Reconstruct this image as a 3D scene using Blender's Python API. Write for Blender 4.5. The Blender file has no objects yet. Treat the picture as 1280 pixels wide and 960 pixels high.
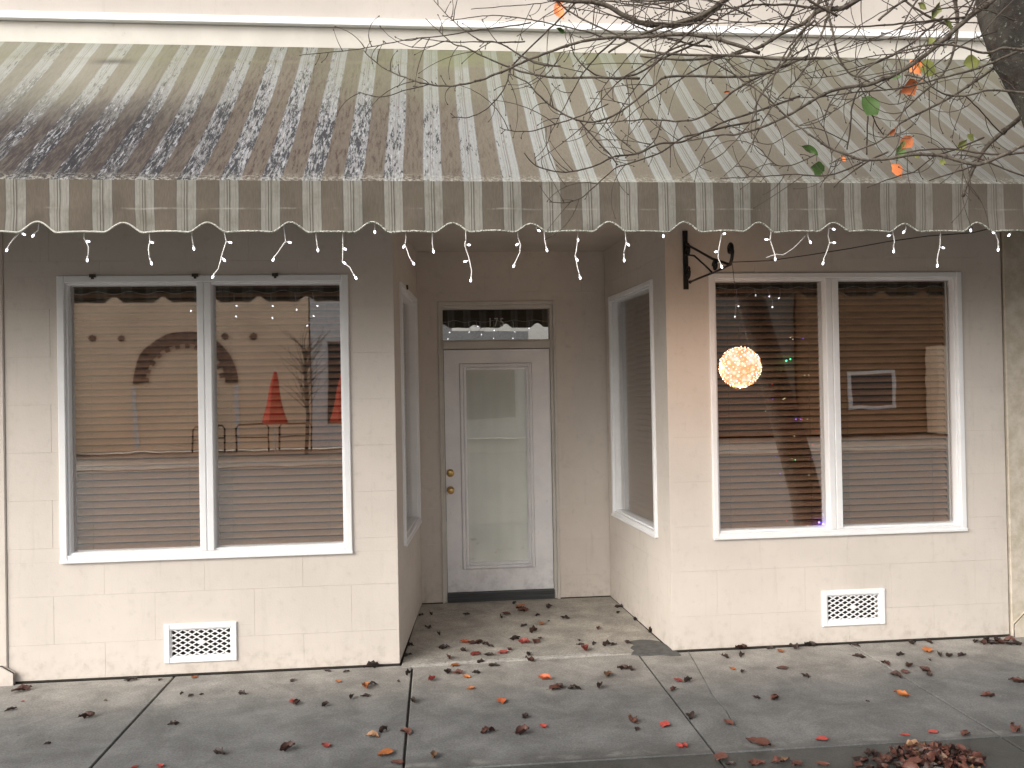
import bpy, math, random
from mathutils import Vector, Matrix, noise
random.seed(7)
R = math.radians
S = bpy.context.scene
COL = S.collection

# ------------------------------------------------------------------ camera, sky, sun, exposure
F_PX, YAW, PITCH, ROLL = 1040.14, 0.0911, 0.0082, -0.0184
CAM = Vector((0, -5.5429, 1.7923))
_r = Vector((math.cos(YAW), -math.sin(YAW), 0)); _f = Vector((math.sin(YAW), math.cos(YAW), 0)); _u = Vector((0, 0, 1))
_f2 = _f*math.cos(PITCH)+_u*math.sin(PITCH); _u2 = _u*math.cos(PITCH)-_f*math.sin(PITCH)
RT = _r*math.cos(ROLL)+_u2*math.sin(ROLL); UP = -_r*math.sin(ROLL)+_u2*math.cos(ROLL); FW = _f2
cd = bpy.data.cameras.new('camera'); cam = bpy.data.objects.new('camera', cd); COL.objects.link(cam)
cd.sensor_width = 36; cd.lens = 36*F_PX/1280; cd.clip_end = 500; cd.clip_start = .05
cam.matrix_world = Matrix(((RT.x, UP.x, -FW.x, CAM.x), (RT.y, UP.y, -FW.y, CAM.y), (RT.z, UP.z, -FW.z, CAM.z), (0, 0, 0, 1)))
S.camera = cam
SUN_EL, SUN_AZ = R(34), R(232)        # azimuth of the place the light comes from, measured from +Y towards +X
w = bpy.data.worlds.new('World'); S.world = w; w.use_nodes = True
nt = w.node_tree; bg = nt.nodes['Background']
sky = nt.nodes.new('ShaderNodeTexSky'); sky.sky_type = 'NISHITA'; sky.sun_disc = False
sky.sun_elevation = SUN_EL; sky.sun_rotation = SUN_AZ; sky.dust_density = 4; sky.air_density = 1
hs = nt.nodes.new('ShaderNodeHueSaturation'); hs.inputs['Saturation'].default_value = .22
nt.links.new(sky.outputs[0], hs.inputs['Color']); wm = nt.nodes.new('ShaderNodeMix'); wm.data_type = 'RGBA'; wm.blend_type = 'MULTIPLY'; wm.inputs[0].default_value = 1; wm.inputs[7].default_value = (1, .968, .93, 1)   # the even warm grey of an overcast afternoon
nt.links.new(hs.outputs[0], wm.inputs[6]); nt.links.new(wm.outputs[2], bg.inputs['Color'])
bg.inputs['Strength'].default_value = .15
sd = bpy.data.lights.new('sun', 'SUN'); sun = bpy.data.objects.new('sun', sd); COL.objects.link(sun)
sd.energy = 1.3; sd.angle = R(55); sd.color = (1, .94, .85)
sdir = Vector((math.sin(SUN_AZ)*math.cos(SUN_EL), math.cos(SUN_AZ)*math.cos(SUN_EL), math.sin(SUN_EL)))
sun.rotation_euler = sdir.to_track_quat('Z', 'Y').to_euler(); sun.location = (0, -8, 12)
S.view_settings.view_transform = 'Standard'; S.view_settings.look = 'None'; S.view_settings.gamma = 1
S.view_settings.exposure = 0.70
try:
    S.cycles.max_bounces = 10; S.cycles.transparent_max_bounces = 16; S.cycles.glossy_bounces = 5; S.cycles.sample_clamp_indirect = 4
except Exception: pass

def at(u, v, Y=None, Z=None):
    """world point where the sight line of a place measured in the photograph meets the plane y=Y or z=Z"""
    d = FW+RT*((u-640)/F_PX)+UP*((480-v)/F_PX)
    t = (Y-CAM.y)/d.y if Y is not None else (Z-CAM.z)/d.z
    return CAM+d*t

# ------------------------------------------------------------------ materials
class NT:
    def __init__(s, name):
        s.m = bpy.data.materials.new(name); s.m.use_nodes = True; s.t = s.m.node_tree; s.n = s.t.nodes
        s.b = s.n['Principled BSDF']; s.pos = s.n.new('ShaderNodeNewGeometry').outputs['Position']
    def L(s, a, b): s.t.links.new(a, b)
    def new(s, k, **kw):
        n = s.n.new(k)
        for a, v in kw.items(): setattr(n, a, v)
        return n
    def vec(s, scale, src=None):
        n = s.new('ShaderNodeVectorMath', operation='MULTIPLY'); s.L(src or s.pos, n.inputs[0]); n.inputs[1].default_value = scale
        return n.outputs[0]
    def noise(s, scale, detail=4, rough=.55, vec=None, dist=0):
        n = s.new('ShaderNodeTexNoise'); n.inputs['Scale'].default_value = scale; n.inputs['Detail'].default_value = detail
        n.inputs['Roughness'].default_value = rough; n.inputs['Distortion'].default_value = dist
        s.L(vec or s.pos, n.inputs['Vector']); return n.outputs[0]
    def ramp(s, x, stops, interp='LINEAR'):
        n = s.new('ShaderNodeValToRGB'); e = n.color_ramp.elements; n.color_ramp.interpolation = interp
        while len(e) < len(stops): e.new(1)
        for q, (p, c) in zip(e, stops):
            q.position = p; q.color = (c, c, c, 1) if isinstance(c, (int, float)) else (*c, 1)
        s.L(x, n.inputs[0]); return n.outputs[0]
    def math(s, op, a, b=0., c=None, clamp=False):
        n = s.new('ShaderNodeMath', operation=op); n.use_clamp = clamp
        for i, x in enumerate((a, b, c)):
            if x is None: continue
            if isinstance(x, (int, float)): n.inputs[i].default_value = x
            else: s.L(x, n.inputs[i])
        return n.outputs[0]
    def mapr(s, x, a, b, c=0., d=1.):
        n = s.new('ShaderNodeMapRange'); n.interpolation_type = 'SMOOTHSTEP'; s.L(x, n.inputs[0])
        for i, v in enumerate((a, b, c, d)): n.inputs[i+1].default_value = v
        return n.outputs[0]
    def mix(s, f, a, b, mode='MIX'):
        n = s.new('ShaderNodeMix', data_type='RGBA', blend_type=mode)
        for i, x in ((0, f), (6, a), (7, b)):
            if isinstance(x, (int, float)): n.inputs[i].default_value = x if i == 0 else (x, x, x, 1)
            elif isinstance(x, tuple): n.inputs[i].default_value = (*x, 1)
            else: s.L(x, n.inputs[i])
        return n.outputs[2]
    def sep(s):
        n = s.new('ShaderNodeSeparateXYZ'); s.L(s.pos, n.inputs[0]); return n.outputs
    def fin(s, col, rough=.7, bump=None, bs=.2, bd=.01, metal=0, spec=None):
        if isinstance(col, tuple): s.b.inputs['Base Color'].default_value = (*col, 1)
        else: s.L(col, s.b.inputs['Base Color'])
        if isinstance(rough, (int, float)): s.b.inputs['Roughness'].default_value = rough
        else: s.L(rough, s.b.inputs['Roughness'])
        s.b.inputs['Metallic'].default_value = metal
        if spec is not None: s.b.inputs['Specular IOR Level'].default_value = spec
        if bump is not None:
            n = s.new('ShaderNodeBump'); n.inputs['Strength'].default_value = bs; n.inputs['Distance'].default_value = bd
            s.L(bump, n.inputs['Height']); s.L(n.outputs[0], s.b.inputs['Normal'])
        return s.m
def simple(name, c, rough=.6, var=.12, scale=9, bs=.15, metal=0, dirt=None, dlo=.55, dhi=.75, stretch=(1, 1, 1)):
    s = NT(name); v = s.vec(stretch); n = s.noise(scale, 5, .6, v)
    lo = tuple(x*(1-var) for x in c); hi = tuple(min(1, x*(1+var)) for x in c)
    col = s.mix(s.mapr(n, .3, .7), lo, hi)
    if dirt:
        d = s.noise(scale*2.7, 8, .7, v); col = s.mix(s.mapr(d, dlo, dhi), col, dirt)
    return s.fin(col, rough, s.noise(scale*8, 4, .6, v), bs, .004, metal)
def emit(name, c, st):
    s = NT(name); s.b.inputs['Base Color'].default_value = (*c, 1); s.b.inputs['Emission Color'].default_value = (*c, 1)
    s.b.inputs['Emission Strength'].default_value = st; return s.m

def m_wall(name, base, zone):
    s = NT(name); xyz = s.sep()
    n1 = s.noise(1.3, 5, .6); n2 = s.noise(14, 6, .65); n3 = s.noise(70, 3, .5)
    col = s.mix(s.mapr(n1, .3, .7), tuple(x*.93 for x in base), tuple(min(1, x*1.04) for x in base))
    col = s.mix(s.math('MULTIPLY', s.mapr(n2, .52, .8), .5), col, tuple(x*.72 for x in base))
    stv = s.vec((9, 9, .8)); st = s.noise(2.2, 6, .65, stv)          # rain streaks
    col = s.mix(s.math('MULTIPLY', s.mapr(st, .55, .75), .22), col, (base[0]*.62, base[1]*.6, base[2]*.55))
    low = s.mapr(xyz[2], .0, .22, 1, 0); col = s.mix(s.math('MULTIPLY', s.math('MULTIPLY', low, s.mapr(n2, .4, .7)), .3), col, (.3, .25, .2))
    if zone:      # mildew on the far right corner
        cr = s.mapr(xyz[0], 3.88, 4.35); col = s.mix(s.math('MULTIPLY', cr, s.mapr(s.noise(5, 8, .7), .42, .62), None), col, (.17, .14, .085))
    return s.fin(col, .75, s.math('ADD', n3, s.math('MULTIPLY', s.noise(9, 3), .6)), .22, .004)
M = {}
M['wall'] = m_wall('cream_block_paint', (.65, .597, .545), True)
M['wall_up'] = m_wall('upper_wall_paint', (.50, .465, .43), False)
M['white'] = simple('white_gloss_paint', (.87, .88, .90), .4, .03, 6, .08, dirt=(.45, .43, .40), dlo=.68, dhi=.85)
M['trim'] = simple('aged_white_trim', (.60, .575, .53), .5, .06, 4, .15, dirt=(.35, .32, .27), dlo=.6, dhi=.85)
M['dark'] = simple('dark_gap', (.03, .026, .022), .9, .3, 8)
M['black'] = simple('black_iron', (.018, .017, .017), .5, .3, 30, .4, metal=.4)
M['clip'] = simple('dark_clip', (.05, .04, .03), .7, .3, 30)
M['brass'] = simple('brass', (.62, .43, .18), .28, .1, 60, .05, metal=1)
M['wire_white'] = simple('white_wire', (.85, .85, .85), .5, .1, 40)
M['cord'] = simple('cord_dark', (.05, .04, .035), .6, .1, 40)
M['threshold'] = simple('grey_threshold', (.07, .075, .08), .5, .25, 10, .3, metal=.3, stretch=(.3, 1, 14))
M['blind_rail'] = simple('blind_rail', (.2, .13, .09), .5)
M['shade'] = simple('roller_shade', (.9, .9, .87), .9, .04, 3)
M['interior'] = simple('interior_wall', (.05, .035, .025), .9)
M['soffit'] = simple('soffit_paint', (.55, .50, .45), .8, .06, 3)

s = NT('blind_slat'); g = s.noise(6, 5, .6, s.vec((.25, 3, 9)))
M['slat'] = s.fin(s.mix(g, (.52, .275, .155), (.68, .395, .245)), .5)
s = NT('door_paint'); xyz = s.sep(); n = s.noise(5, 6, .65); n2 = s.noise(26, 7, .7, s.vec((1, 1, .45)))
c = s.mix(s.mapr(n, .3, .7), (.82, .825, .86), (.9, .9, .91)); c = s.mix(s.math('MULTIPLY', s.mapr(n2, .62, .74), .45), c, (.46, .43, .40))
low = s.mapr(xyz[2], .08, .5, 1, 0); c = s.mix(s.math('MULTIPLY', low, s.math('MULTIPLY', s.mapr(s.noise(9, 6, .7), .42, .65), .4)), c, (.42, .40, .42))
M['door'] = s.fin(c, .5, s.math('ADD', n2, s.noise(80, 3)), .2, .003)

def m_conc(name, a, b, edge):
    s = NT(name); xyz = s.sep()
    big = s.noise(1.1, 6, .62, None, .4); mid = s.noise(6, 6, .65); fine = s.noise(90, 5, .7); grit = s.noise(420, 2, .5)
    y = s.math('ADD', xyz[1], s.math('MULTIPLY', s.math('SUBTRACT', big, .5), .55))
    y = s.math('ADD', y, s.math('MULTIPLY', s.math('SUBTRACT', mid, .5), .14))
    dry = s.mapr(y, edge[0], edge[1])                                  # dry strip sheltered by the awning
    wet = s.mapr(y, -1.62, -1.36, 1, 0)                                # soaked strip outside the drip line
    c = s.mix(dry, a, b); c = s.mix(s.math('MULTIPLY', wet, .7), c, tuple(x*.45 for x in a))
    mott = s.mapr(s.noise(3.1, 7, .7, None, .6), .3, .72, .72, 1.16); c = s.mix(1., c, mott, 'MULTIPLY')
    c = s.mix(1., c, s.mapr(mid, .3, .75, .86, 1.1), 'MULTIPLY'); c = s.mix(1., c, s.mapr(fine, .25, .75, .68, 1.3), 'MULTIPLY')
    spots = s.mapr(s.noise(30, 3, .6), .69, .73); c = s.mix(s.math('MULTIPLY', spots, .5), c, (.03, .028, .025))
    # pale mineral streak under the drip edge
    yy = s.math('ADD', xyz[1], s.math('MULTIPLY', s.math('SUBTRACT', mid, .5), .09))
    dr = s.math('MULTIPLY', s.mapr(s.math('ABSOLUTE', s.math('ADD', yy, 1.50)), .0, .045, 1, 0), s.mapr(s.noise(4, 6, .7), .47, .62))
    c = s.mix(s.math('MULTIPLY', dr, .5), c, (.24, .24, .23))
    r = s.mapr(wet, 0, 1, .85, .55)
    return s.fin(c, r, s.math('ADD', fine, s.math('MULTIPLY', grit, .6)), .35, .004)
M['slab'] = m_conc('sidewalk_concrete', (.126, .129, .130), (.335, .32, .295), (-.95, .10))
M['recess'] = m_conc('doorstep_concrete', (.33, .32, .295), (.40, .375, .33), (-.5, .6))
M['verge'] = m_conc('damp_concrete', (.082, .085, .082), (.082, .085, .082), (-.6, .1))
M['patch'] = simple('patch_cement', (.095, .095, .092), .8, .25, 20, .4)
M['mortar'] = simple('pale_mortar', (.42, .41, .39), .9, .2, 18, .4, dirt=(.13, .12, .11), dlo=.5, dhi=.7)
M['asphalt'] = simple('asphalt', (.15, .145, .135), .85, .3, 14, .5)

def m_awning(name, val):
    s = NT(name); xyz = s.sep(); X, Yc, Zc = xyz[0], xyz[1], xyz[2]
    wob = s.math('MULTIPLY', s.math('SUBTRACT', s.noise(1.4, 3), .5), .02)
    ph = s.math('FRACT', s.math('DIVIDE', s.math('ADD', s.math('ADD', X, wob), 1.942+.1945*30.25), .1945))   # light stripe centred on .25
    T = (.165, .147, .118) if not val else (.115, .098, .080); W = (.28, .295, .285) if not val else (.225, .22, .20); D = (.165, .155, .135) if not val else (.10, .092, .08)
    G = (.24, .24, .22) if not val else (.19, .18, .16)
    k = [(0, D), (.02, W), (.12, G), (.15, W), (.19, D), (.212, W), (.25, D), (.275, G), (.30, W), (.40, G), (.415, W), (.475, D), (.50, T), (.60, T), (.97, T), (.985, D)]
    c = s.ramp(ph, k, 'CONSTANT')
    light = s.ramp(ph, [(0, 1), (.49, 0)], 'CONSTANT')
    weave = s.noise(260, 2, .5, s.vec((1, .12, .12))); c = s.mix(1., c, s.mapr(weave, .3, .7, .9, 1.08), 'MULTIPLY')
    fade = s.noise(.9, 5, .6); c = s.mix(1., c, s.mapr(fade, .3, .7, .88, 1.1), 'MULTIPLY')
    if not val:
        down = s.mapr(Yc, -.2, -1.46)                                   # 0 at the wall, 1 at the front bar
        # heavy grime patches, left part of the canopy
        side = s.math('MULTIPLY', s.mapr(s.math('SUBTRACT', X, s.math('MULTIPLY', down, .5)), -3.0, -2.3), s.mapr(X, -.6, 1.0, 1, 0))
        nb = s.noise(1.7, 4, .6, s.vec((1, .6, .6)))
        strk = s.noise(5.5, 4, .6, s.vec((1, .10, .10))); lump = s.math('ADD', s.math('ADD', s.math('MULTIPLY', down, .95), s.math('MULTIPLY', s.math('SUBTRACT', nb, .5), 1.0)), s.math('MULTIPLY', s.math('SUBTRACT', strk, .5), 1.3))
        g1 = s.math('MULTIPLY', s.math('POWER', s.mapr(lump, -.8, .72), 1.15), side)
        hot = s.math('MULTIPLY', s.mapr(X, -.75, -1.7), s.math('MULTIPLY', s.mapr(X, -2.9, -2.2), s.mapr(s.math('ADD', down, s.math('MULTIPLY', s.math('SUBTRACT', nb, .5), .9)), -.02, .5)))
        v = s.vec((1, .15, .15))
        sp = s.noise(80, 6, .8, v); sp2 = s.noise(13, 4, .7, s.vec((1, .25, .25)))
        thr = s.math('SUBTRACT', .635, s.math('MULTIPLY', g1, .15))
        spk = s.mapr(s.math('SUBTRACT', s.math('ADD', s.math('MULTIPLY', sp, .7), s.math('MULTIPLY', sp2, .3)), thr), -.015, .03)
        spl = s.math('MULTIPLY', spk, s.math('MULTIPLY', light, s.mapr(g1, .05, .22)))
        # streaks down the tan stripes
        v2 = s.vec((1, .13, .13)); stn = s.noise(60, 6, .75, v2)
        stk = s.math('MULTIPLY', s.math('MULTIPLY', s.mapr(stn, .52, .62), s.math('SUBTRACT', 1., light)), g1)
        c = s.mix(s.math('MULTIPLY', s.math('MULTIPLY', g1, s.mapr(stn, .35, .6, .55, 1.)), .85), c, s.mix(light, (.085, .067, .058), (.20, .20, .215)))
        c = s.mix(s.math('MULTIPLY', stk, .85), c, (.055, .038, .033))
        c = s.mix(s.math('MULTIPLY', s.math('MULTIPLY', hot, s.mapr(stn, .38, .6, .55, 1.)), .92), c, (.040, .034, .035))
        c = s.mix(s.math('MULTIPLY', spl, .9), c, (.022, .022, .027))
        wh = s.math('MULTIPLY', s.math('MULTIPLY', s.mapr(s.noise(75, 4, .7, v), .56, .62), s.mapr(g1, .4, .8)), light)
        c = s.mix(s.math('MULTIPLY', wh, .6), c, (.38, .39, .42))
        bl = s.math('MULTIPLY', s.mapr(X, -1.0, -2.3), s.mapr(down, .75, .1)); c = s.mix(s.math('MULTIPLY', bl, .22), c, (.55, .55, .48))     # painted light: upper left of the canvas coloured brighter
        gt = s.math('MULTIPLY', s.mapr(down, .6, .0), s.mapr(s.noise(1.3, 5, .6), .3, .6)); c = s.mix(s.math('MULTIPLY', gt, .28), c, (.17, .18, .11))
        # loose specks everywhere, dark smudge under the seam, green algae near the wall
        c = s.mix(s.math('MULTIPLY', s.mapr(s.noise(48, 3, .6, s.vec((1, .5, .5))), .70, .75), .55), c, (.10, .09, .08))
        sm = s.math('MULTIPLY', s.mapr(s.math('ABSOLUTE', s.math('ADD', X, 1.94)), .0, .2, 1, 0), s.mapr(s.math('ABSOLUTE', s.math('ADD', Yc, .25)), .0, .05, 1, 0))
        c = s.mix(s.math('MULTIPLY', sm, .8), c, (.08, .07, .065))
        se = s.mapr(s.math('ABSOLUTE', s.math('ADD', Yc, .215)), .0, .03, 1, 0); c = s.mix(s.math('MULTIPLY', se, .28), c, (.2, .19, .13))
        al = s.math('MULTIPLY', s.mapr(Yc, -.42, -.12), s.mapr(s.noise(2.2, 6, .65), .40, .62))
        cx = s.mapr(s.math('ABSOLUTE', s.math('SUBTRACT', X, .45)), .1, 1.3, 1, .25)
        c = s.mix(s.math('MULTIPLY', s.math('MULTIPLY', al, cx), .6), c, (.17, .19, .10))
        rt = s.mapr(X, .6, 2.6); c = s.mix(s.math('MULTIPLY', rt, .5), c, (.115, .105, .088))     # tree shade painted into the right part of the canvas
        lf = s.mapr(Yc, -1.36, -1.46); c = s.mix(s.math('MULTIPLY', s.math('MULTIPLY', lf, s.mapr(s.noise(60, 5, .7), .45, .6)), .6), c, (.42, .42, .38))
    else:
        cr = s.math('ADD', Zc, s.math('MULTIPLY', s.math('SUBTRACT', s.noise(3, 3), .5), .03))
        se = s.mapr(s.math('ABSOLUTE', s.math('SUBTRACT', cr, 2.69)), .0, .007, 1, 0)
        c = s.mix(s.math('MULTIPLY', s.math('MULTIPLY', se, s.mapr(s.noise(2.1, 6, .75), .47, .66)), .5), c, (.42, .41, .37))
        c = s.mix(s.math('MULTIPLY', s.mapr(s.noise(9, 6, .7), .45, .7), .45), c, (.11, .10, .075))
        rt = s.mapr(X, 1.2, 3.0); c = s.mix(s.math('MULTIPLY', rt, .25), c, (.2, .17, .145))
    m = s.fin(c, .9, s.math('ADD', weave, s.math('MULTIPLY', s.noise(5, 3), 2)), .25, .003, spec=.15)
    return m
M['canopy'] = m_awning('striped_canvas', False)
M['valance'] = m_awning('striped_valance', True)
s = NT('braid'); n = s.noise(160, 3, .6); xx = s.mapr(s.sep()[0], -1.6, -.6)
M['braid'] = s.fin(s.mix(s.math('MULTIPLY', s.mapr(n, .42, .58), s.math('ADD', s.math('MULTIPLY', xx, .75), .2)), (.55, .55, .5), (.07, .085, .06)), .9, n, .6, .004)

s = NT('bark'); n = s.noise(9, 7, .65); l = s.noise(34, 6, .75)
c = s.mix(s.mapr(n, .3, .7), (.035, .032, .028), (.10, .09, .075)); c = s.mix(s.mapr(l, .56, .66), c, (.30, .32, .27)); c = s.mix(s.mapr(s.noise(16, 4), .5, .7), c, (.055, .035, .03))
M['bark'] = s.fin(c, .95, s.math('ADD', n, l), .9, .03)
M['limb'] = simple('branch_bark', (.085, .07, .055), .85, .35, 25, .5, dirt=(.24, .22, .18), dlo=.5, dhi=.75)
M['twig'] = simple('twig_bark', (.055, .042, .033), .85, .35, 30, .4)

def m_leaf(name, c, var=.35, gloss=.5):
    s = NT(name); co = s.new('ShaderNodeTexCoord').outputs['Object']; oi = s.new('ShaderNodeObjectInfo').outputs['Random']
    n = s.noise(60, 5, .65, co); col = s.mix(s.mapr(n, .3, .7), tuple(x*(1-var) for x in c), tuple(min(1, x*(1+var)) for x in c))
    col = s.mix(s.math('MULTIPLY', s.mapr(s.noise(110, 4, .7, co), .55, .7), .5), col, tuple(x*.3 for x in c))
    col = s.mix(1., col, s.mapr(oi, 0, 1, .6, 1.2), 'MULTIPLY')
    return s.fin(col, gloss, n, .4, .003)
LC = {'dark': m_leaf('leaf_dark', (.045, .026, .022)), 'redbrown': m_leaf('leaf_redbrown', (.10, .040, .030)), 'red': m_leaf('leaf_red', (.34, .055, .045)),
      'orange': m_leaf('leaf_orange', (.46, .16, .05)), 'flame': m_leaf('leaf_flame', (.62, .15, .06), .25), 'tan': m_leaf('leaf_tan', (.22, .125, .07)), 'green': m_leaf('leaf_green', (.10, .19, .05)),
      'olive': m_leaf('leaf_olive', (.20, .22, .06)), 'coral': m_leaf('leaf_coral', (.85, .26, .09), .2)}

def m_glass(name, fac, tint=(1, 1, 1), rough=0.0):
    m = bpy.data.materials.new(name); m.use_nodes = True; t = m.node_tree; t.nodes.clear()
    o = t.nodes.new('ShaderNodeOutputMaterial'); mx = t.nodes.new('ShaderNodeMixShader'); tr = t.nodes.new('ShaderNodeBsdfTransparent'); gl = t.nodes.new('ShaderNodeBsdfGlossy')
    tr.inputs[0].default_value = (*tint, 1); gl.inputs['Roughness'].default_value = rough; gl.inputs[0].default_value = (1, 1, 1, 1)
    lw = t.nodes.new('ShaderNodeLayerWeight'); lw.inputs[0].default_value = .25
    mr = t.nodes.new('ShaderNodeMapRange'); mr.inputs[3].default_value = fac; mr.inputs[4].default_value = .9
    t.links.new(lw.outputs['Fresnel'], mr.inputs[0]); t.links.new(mr.outputs[0], mx.inputs[0]); t.links.new(tr.outputs[0], mx.inputs[1]); t.links.new(gl.outputs[0], mx.inputs[2])
    n = t.nodes.new('ShaderNodeTexNoise'); n.inputs['Scale'].default_value = 2.2; bp = t.nodes.new('ShaderNodeBump'); bp.inputs['Strength'].default_value = .05; bp.inputs['Distance'].default_value = .01
    g = t.nodes.new('ShaderNodeNewGeometry'); t.links.new(g.outputs['Position'], n.inputs['Vector']); t.links.new(n.outputs[0], bp.inputs['Height']); t.links.new(bp.outputs[0], gl.inputs['Normal'])
    t.links.new(mx.outputs[0], o.inputs[0]); return m
M['glass'] = m_glass('window_glass', .25, (.93, .92, .9))
M['glass_door'] = m_glass('door_glass', .08, (.98, .99, .98))
M['bulb'] = emit('white_led', (.93, .92, 1.0), 3.5)
M['ball'] = None

# ------------------------------------------------------------------ mesh helpers
class MB:
    def __init__(s): s.v = []; s.f = []; s.smooth = []
    def add(s, vs, fs, sm=False):
        o = len(s.v); s.v += [Vector(x) for x in vs]; s.f += [tuple(i+o for i in q) for q in fs]; s.smooth += [sm]*len(fs); return s
    def box(s, a, b, M_=None):
        x0, y0, z0 = a; x1, y1, z1 = b
        vs = [Vector(p) for p in ((x0, y0, z0), (x1, y0, z0), (x1, y1, z0), (x0, y1, z0), (x0, y0, z1), (x1, y0, z1), (x1, y1, z1), (x0, y1, z1))]
        if M_: vs = [M_@v for v in vs]
        return s.add(vs, [(0, 3, 2, 1), (4, 5, 6, 7), (0, 1, 5, 4), (1, 2, 6, 5), (2, 3, 7, 6), (3, 0, 4, 7)])
    def cbox(s, a, b, c=.003, M_=None):
        """box with its front (-y) edges chamfered"""
        x0, y0, z0 = a; x1, y1, z1 = b
        vs = [(x0, y0+c, z0), (x1, y0+c, z0), (x1, y0+c, z1), (x0, y0+c, z1), (x0+c, y0, z0+c), (x1-c, y0, z0+c), (x1-c, y0, z1-c), (x0+c, y0, z1-c), (x0, y1, z0), (x1, y1, z0), (x1, y1, z1), (x0, y1, z1)]
        vs = [Vector(v) for v in vs]
        if M_: vs = [M_@v for v in vs]
        return s.add(vs, [(4, 5, 6, 7), (0, 1, 5, 4), (1, 2, 6, 5), (2, 3, 7, 6), (3, 0, 4, 7), (8, 9, 1, 0), (9, 10, 2, 1), (10, 11, 3, 2), (11, 8, 0, 3), (11, 10, 9, 8)])
    def tube(s, pts, rad, n=6, caps=True):
        pts = [Vector(p) for p in pts]; rad = rad if isinstance(rad, (list, tuple)) else [rad]*len(pts)
        vs = []; up = Vector((.13, .21, .97)); fs = []
        for i, p in enumerate(pts):
            d = (pts[min(i+1, len(pts)-1)]-pts[max(i-1, 0)]).normalized()
            a = d.cross(up)
            if a.length < .05: a = d.cross(Vector((1, 0, 0)))
            a.normalize(); b = d.cross(a)
            for k in range(n):
                t = 2*math.pi*k/n; vs.append(p+(a*math.cos(t)+b*math.sin(t))*rad[i])
        for i in range(len(pts)-1):
            for k in range(n): fs.append((i*n+k, i*n+(k+1) % n, (i+1)*n+(k+1) % n, (i+1)*n+k))
        if caps: fs += [tuple(range(n))[::-1], tuple(range((len(pts)-1)*n, len(pts)*n))]
        return s.add(vs, fs, True)
    def ell(s, c, r, ax=None, nu=8, nv=5):
        c = Vector(c); r = Vector(r if isinstance(r, (tuple, list)) else (r, r, r)); q = Vector(ax).to_track_quat('Z', 'Y') if ax is not None else None
        vs = []; fs = []
        for j in range(nv+1):
            ph = math.pi*j/nv
            for i in range(nu):
                t = 2*math.pi*i/nu; p = Vector((r.x*math.sin(ph)*math.cos(t), r.y*math.sin(ph)*math.sin(t), r.z*math.cos(ph)))
                vs.append(c+(q@p if q else p))
        for j in range(nv):
            for i in range(nu): fs.append((j*nu+i, (j+1)*nu+i, (j+1)*nu+(i+1) % nu, j*nu+(i+1) % nu))
        return s.add(vs, fs, True)
    def prism(s, poly, z0, z1):
        n = len(poly); vs = [(x, y, z0) for x, y in poly]+[(x, y, z1) for x, y in poly]
        return s.add(vs, [tuple(range(n))[::-1], tuple(range(n, 2*n))]+[(i, (i+1) % n, n+(i+1) % n, n+i) for i in range(n)])
    def mesh(s, name, mat, off=Vector((0, 0, 0))):
        me = bpy.data.meshes.new(name); me.from_pydata([v-off for v in s.v], [], s.f)
        me.polygons.foreach_set('use_smooth', s.smooth); me.materials.append(mat); me.validate(); me.update(); return me
def wloc(o):
    v = Vector((0, 0, 0))
    while o is not None: v = v+o.location; o = o.parent
    return v
def obj(name, mb, mat, parent=None, loc=None):
    """one mesh object; geometry is given in world coordinates"""
    base = wloc(parent) if parent else Vector((0, 0, 0)); l = Vector(loc) if loc is not None else base
    o = bpy.data.objects.new(name, mb.mesh(name, mat if not isinstance(mat, str) else M[mat], l)); COL.objects.link(o)
    o.parent = parent; o.location = l-base; return o
def inst(name, me, parent=None, loc=(0, 0, 0), rot=(0, 0, 0), sc=None):
    o = bpy.data.objects.new(name, me); COL.objects.link(o); o.parent = parent; o.location = Vector(loc)-(wloc(parent) if parent else Vector((0, 0, 0))); o.rotation_euler = rot
    if sc: o.scale = sc if isinstance(sc, (tuple, list)) else (sc, sc, sc)
    return o
def thing(name, label, cat, loc=(0, 0, 0), group=None):
    o = bpy.data.objects.new(name, None); o.empty_display_size = .1; COL.objects.link(o); o.location = loc; return tag(o, label, cat, group)
def tag(o, label, cat, group=None, kind=None):
    if label: o['label'] = label
    if cat: o['category'] = cat
    if group: o['group'] = group
    if kind: o['kind'] = kind
    return o
def struct(name, mb, mat, parent=None):
    o = obj(name, mb, mat, parent)
    if parent is None: o['kind'] = 'structure'
    return o

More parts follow.
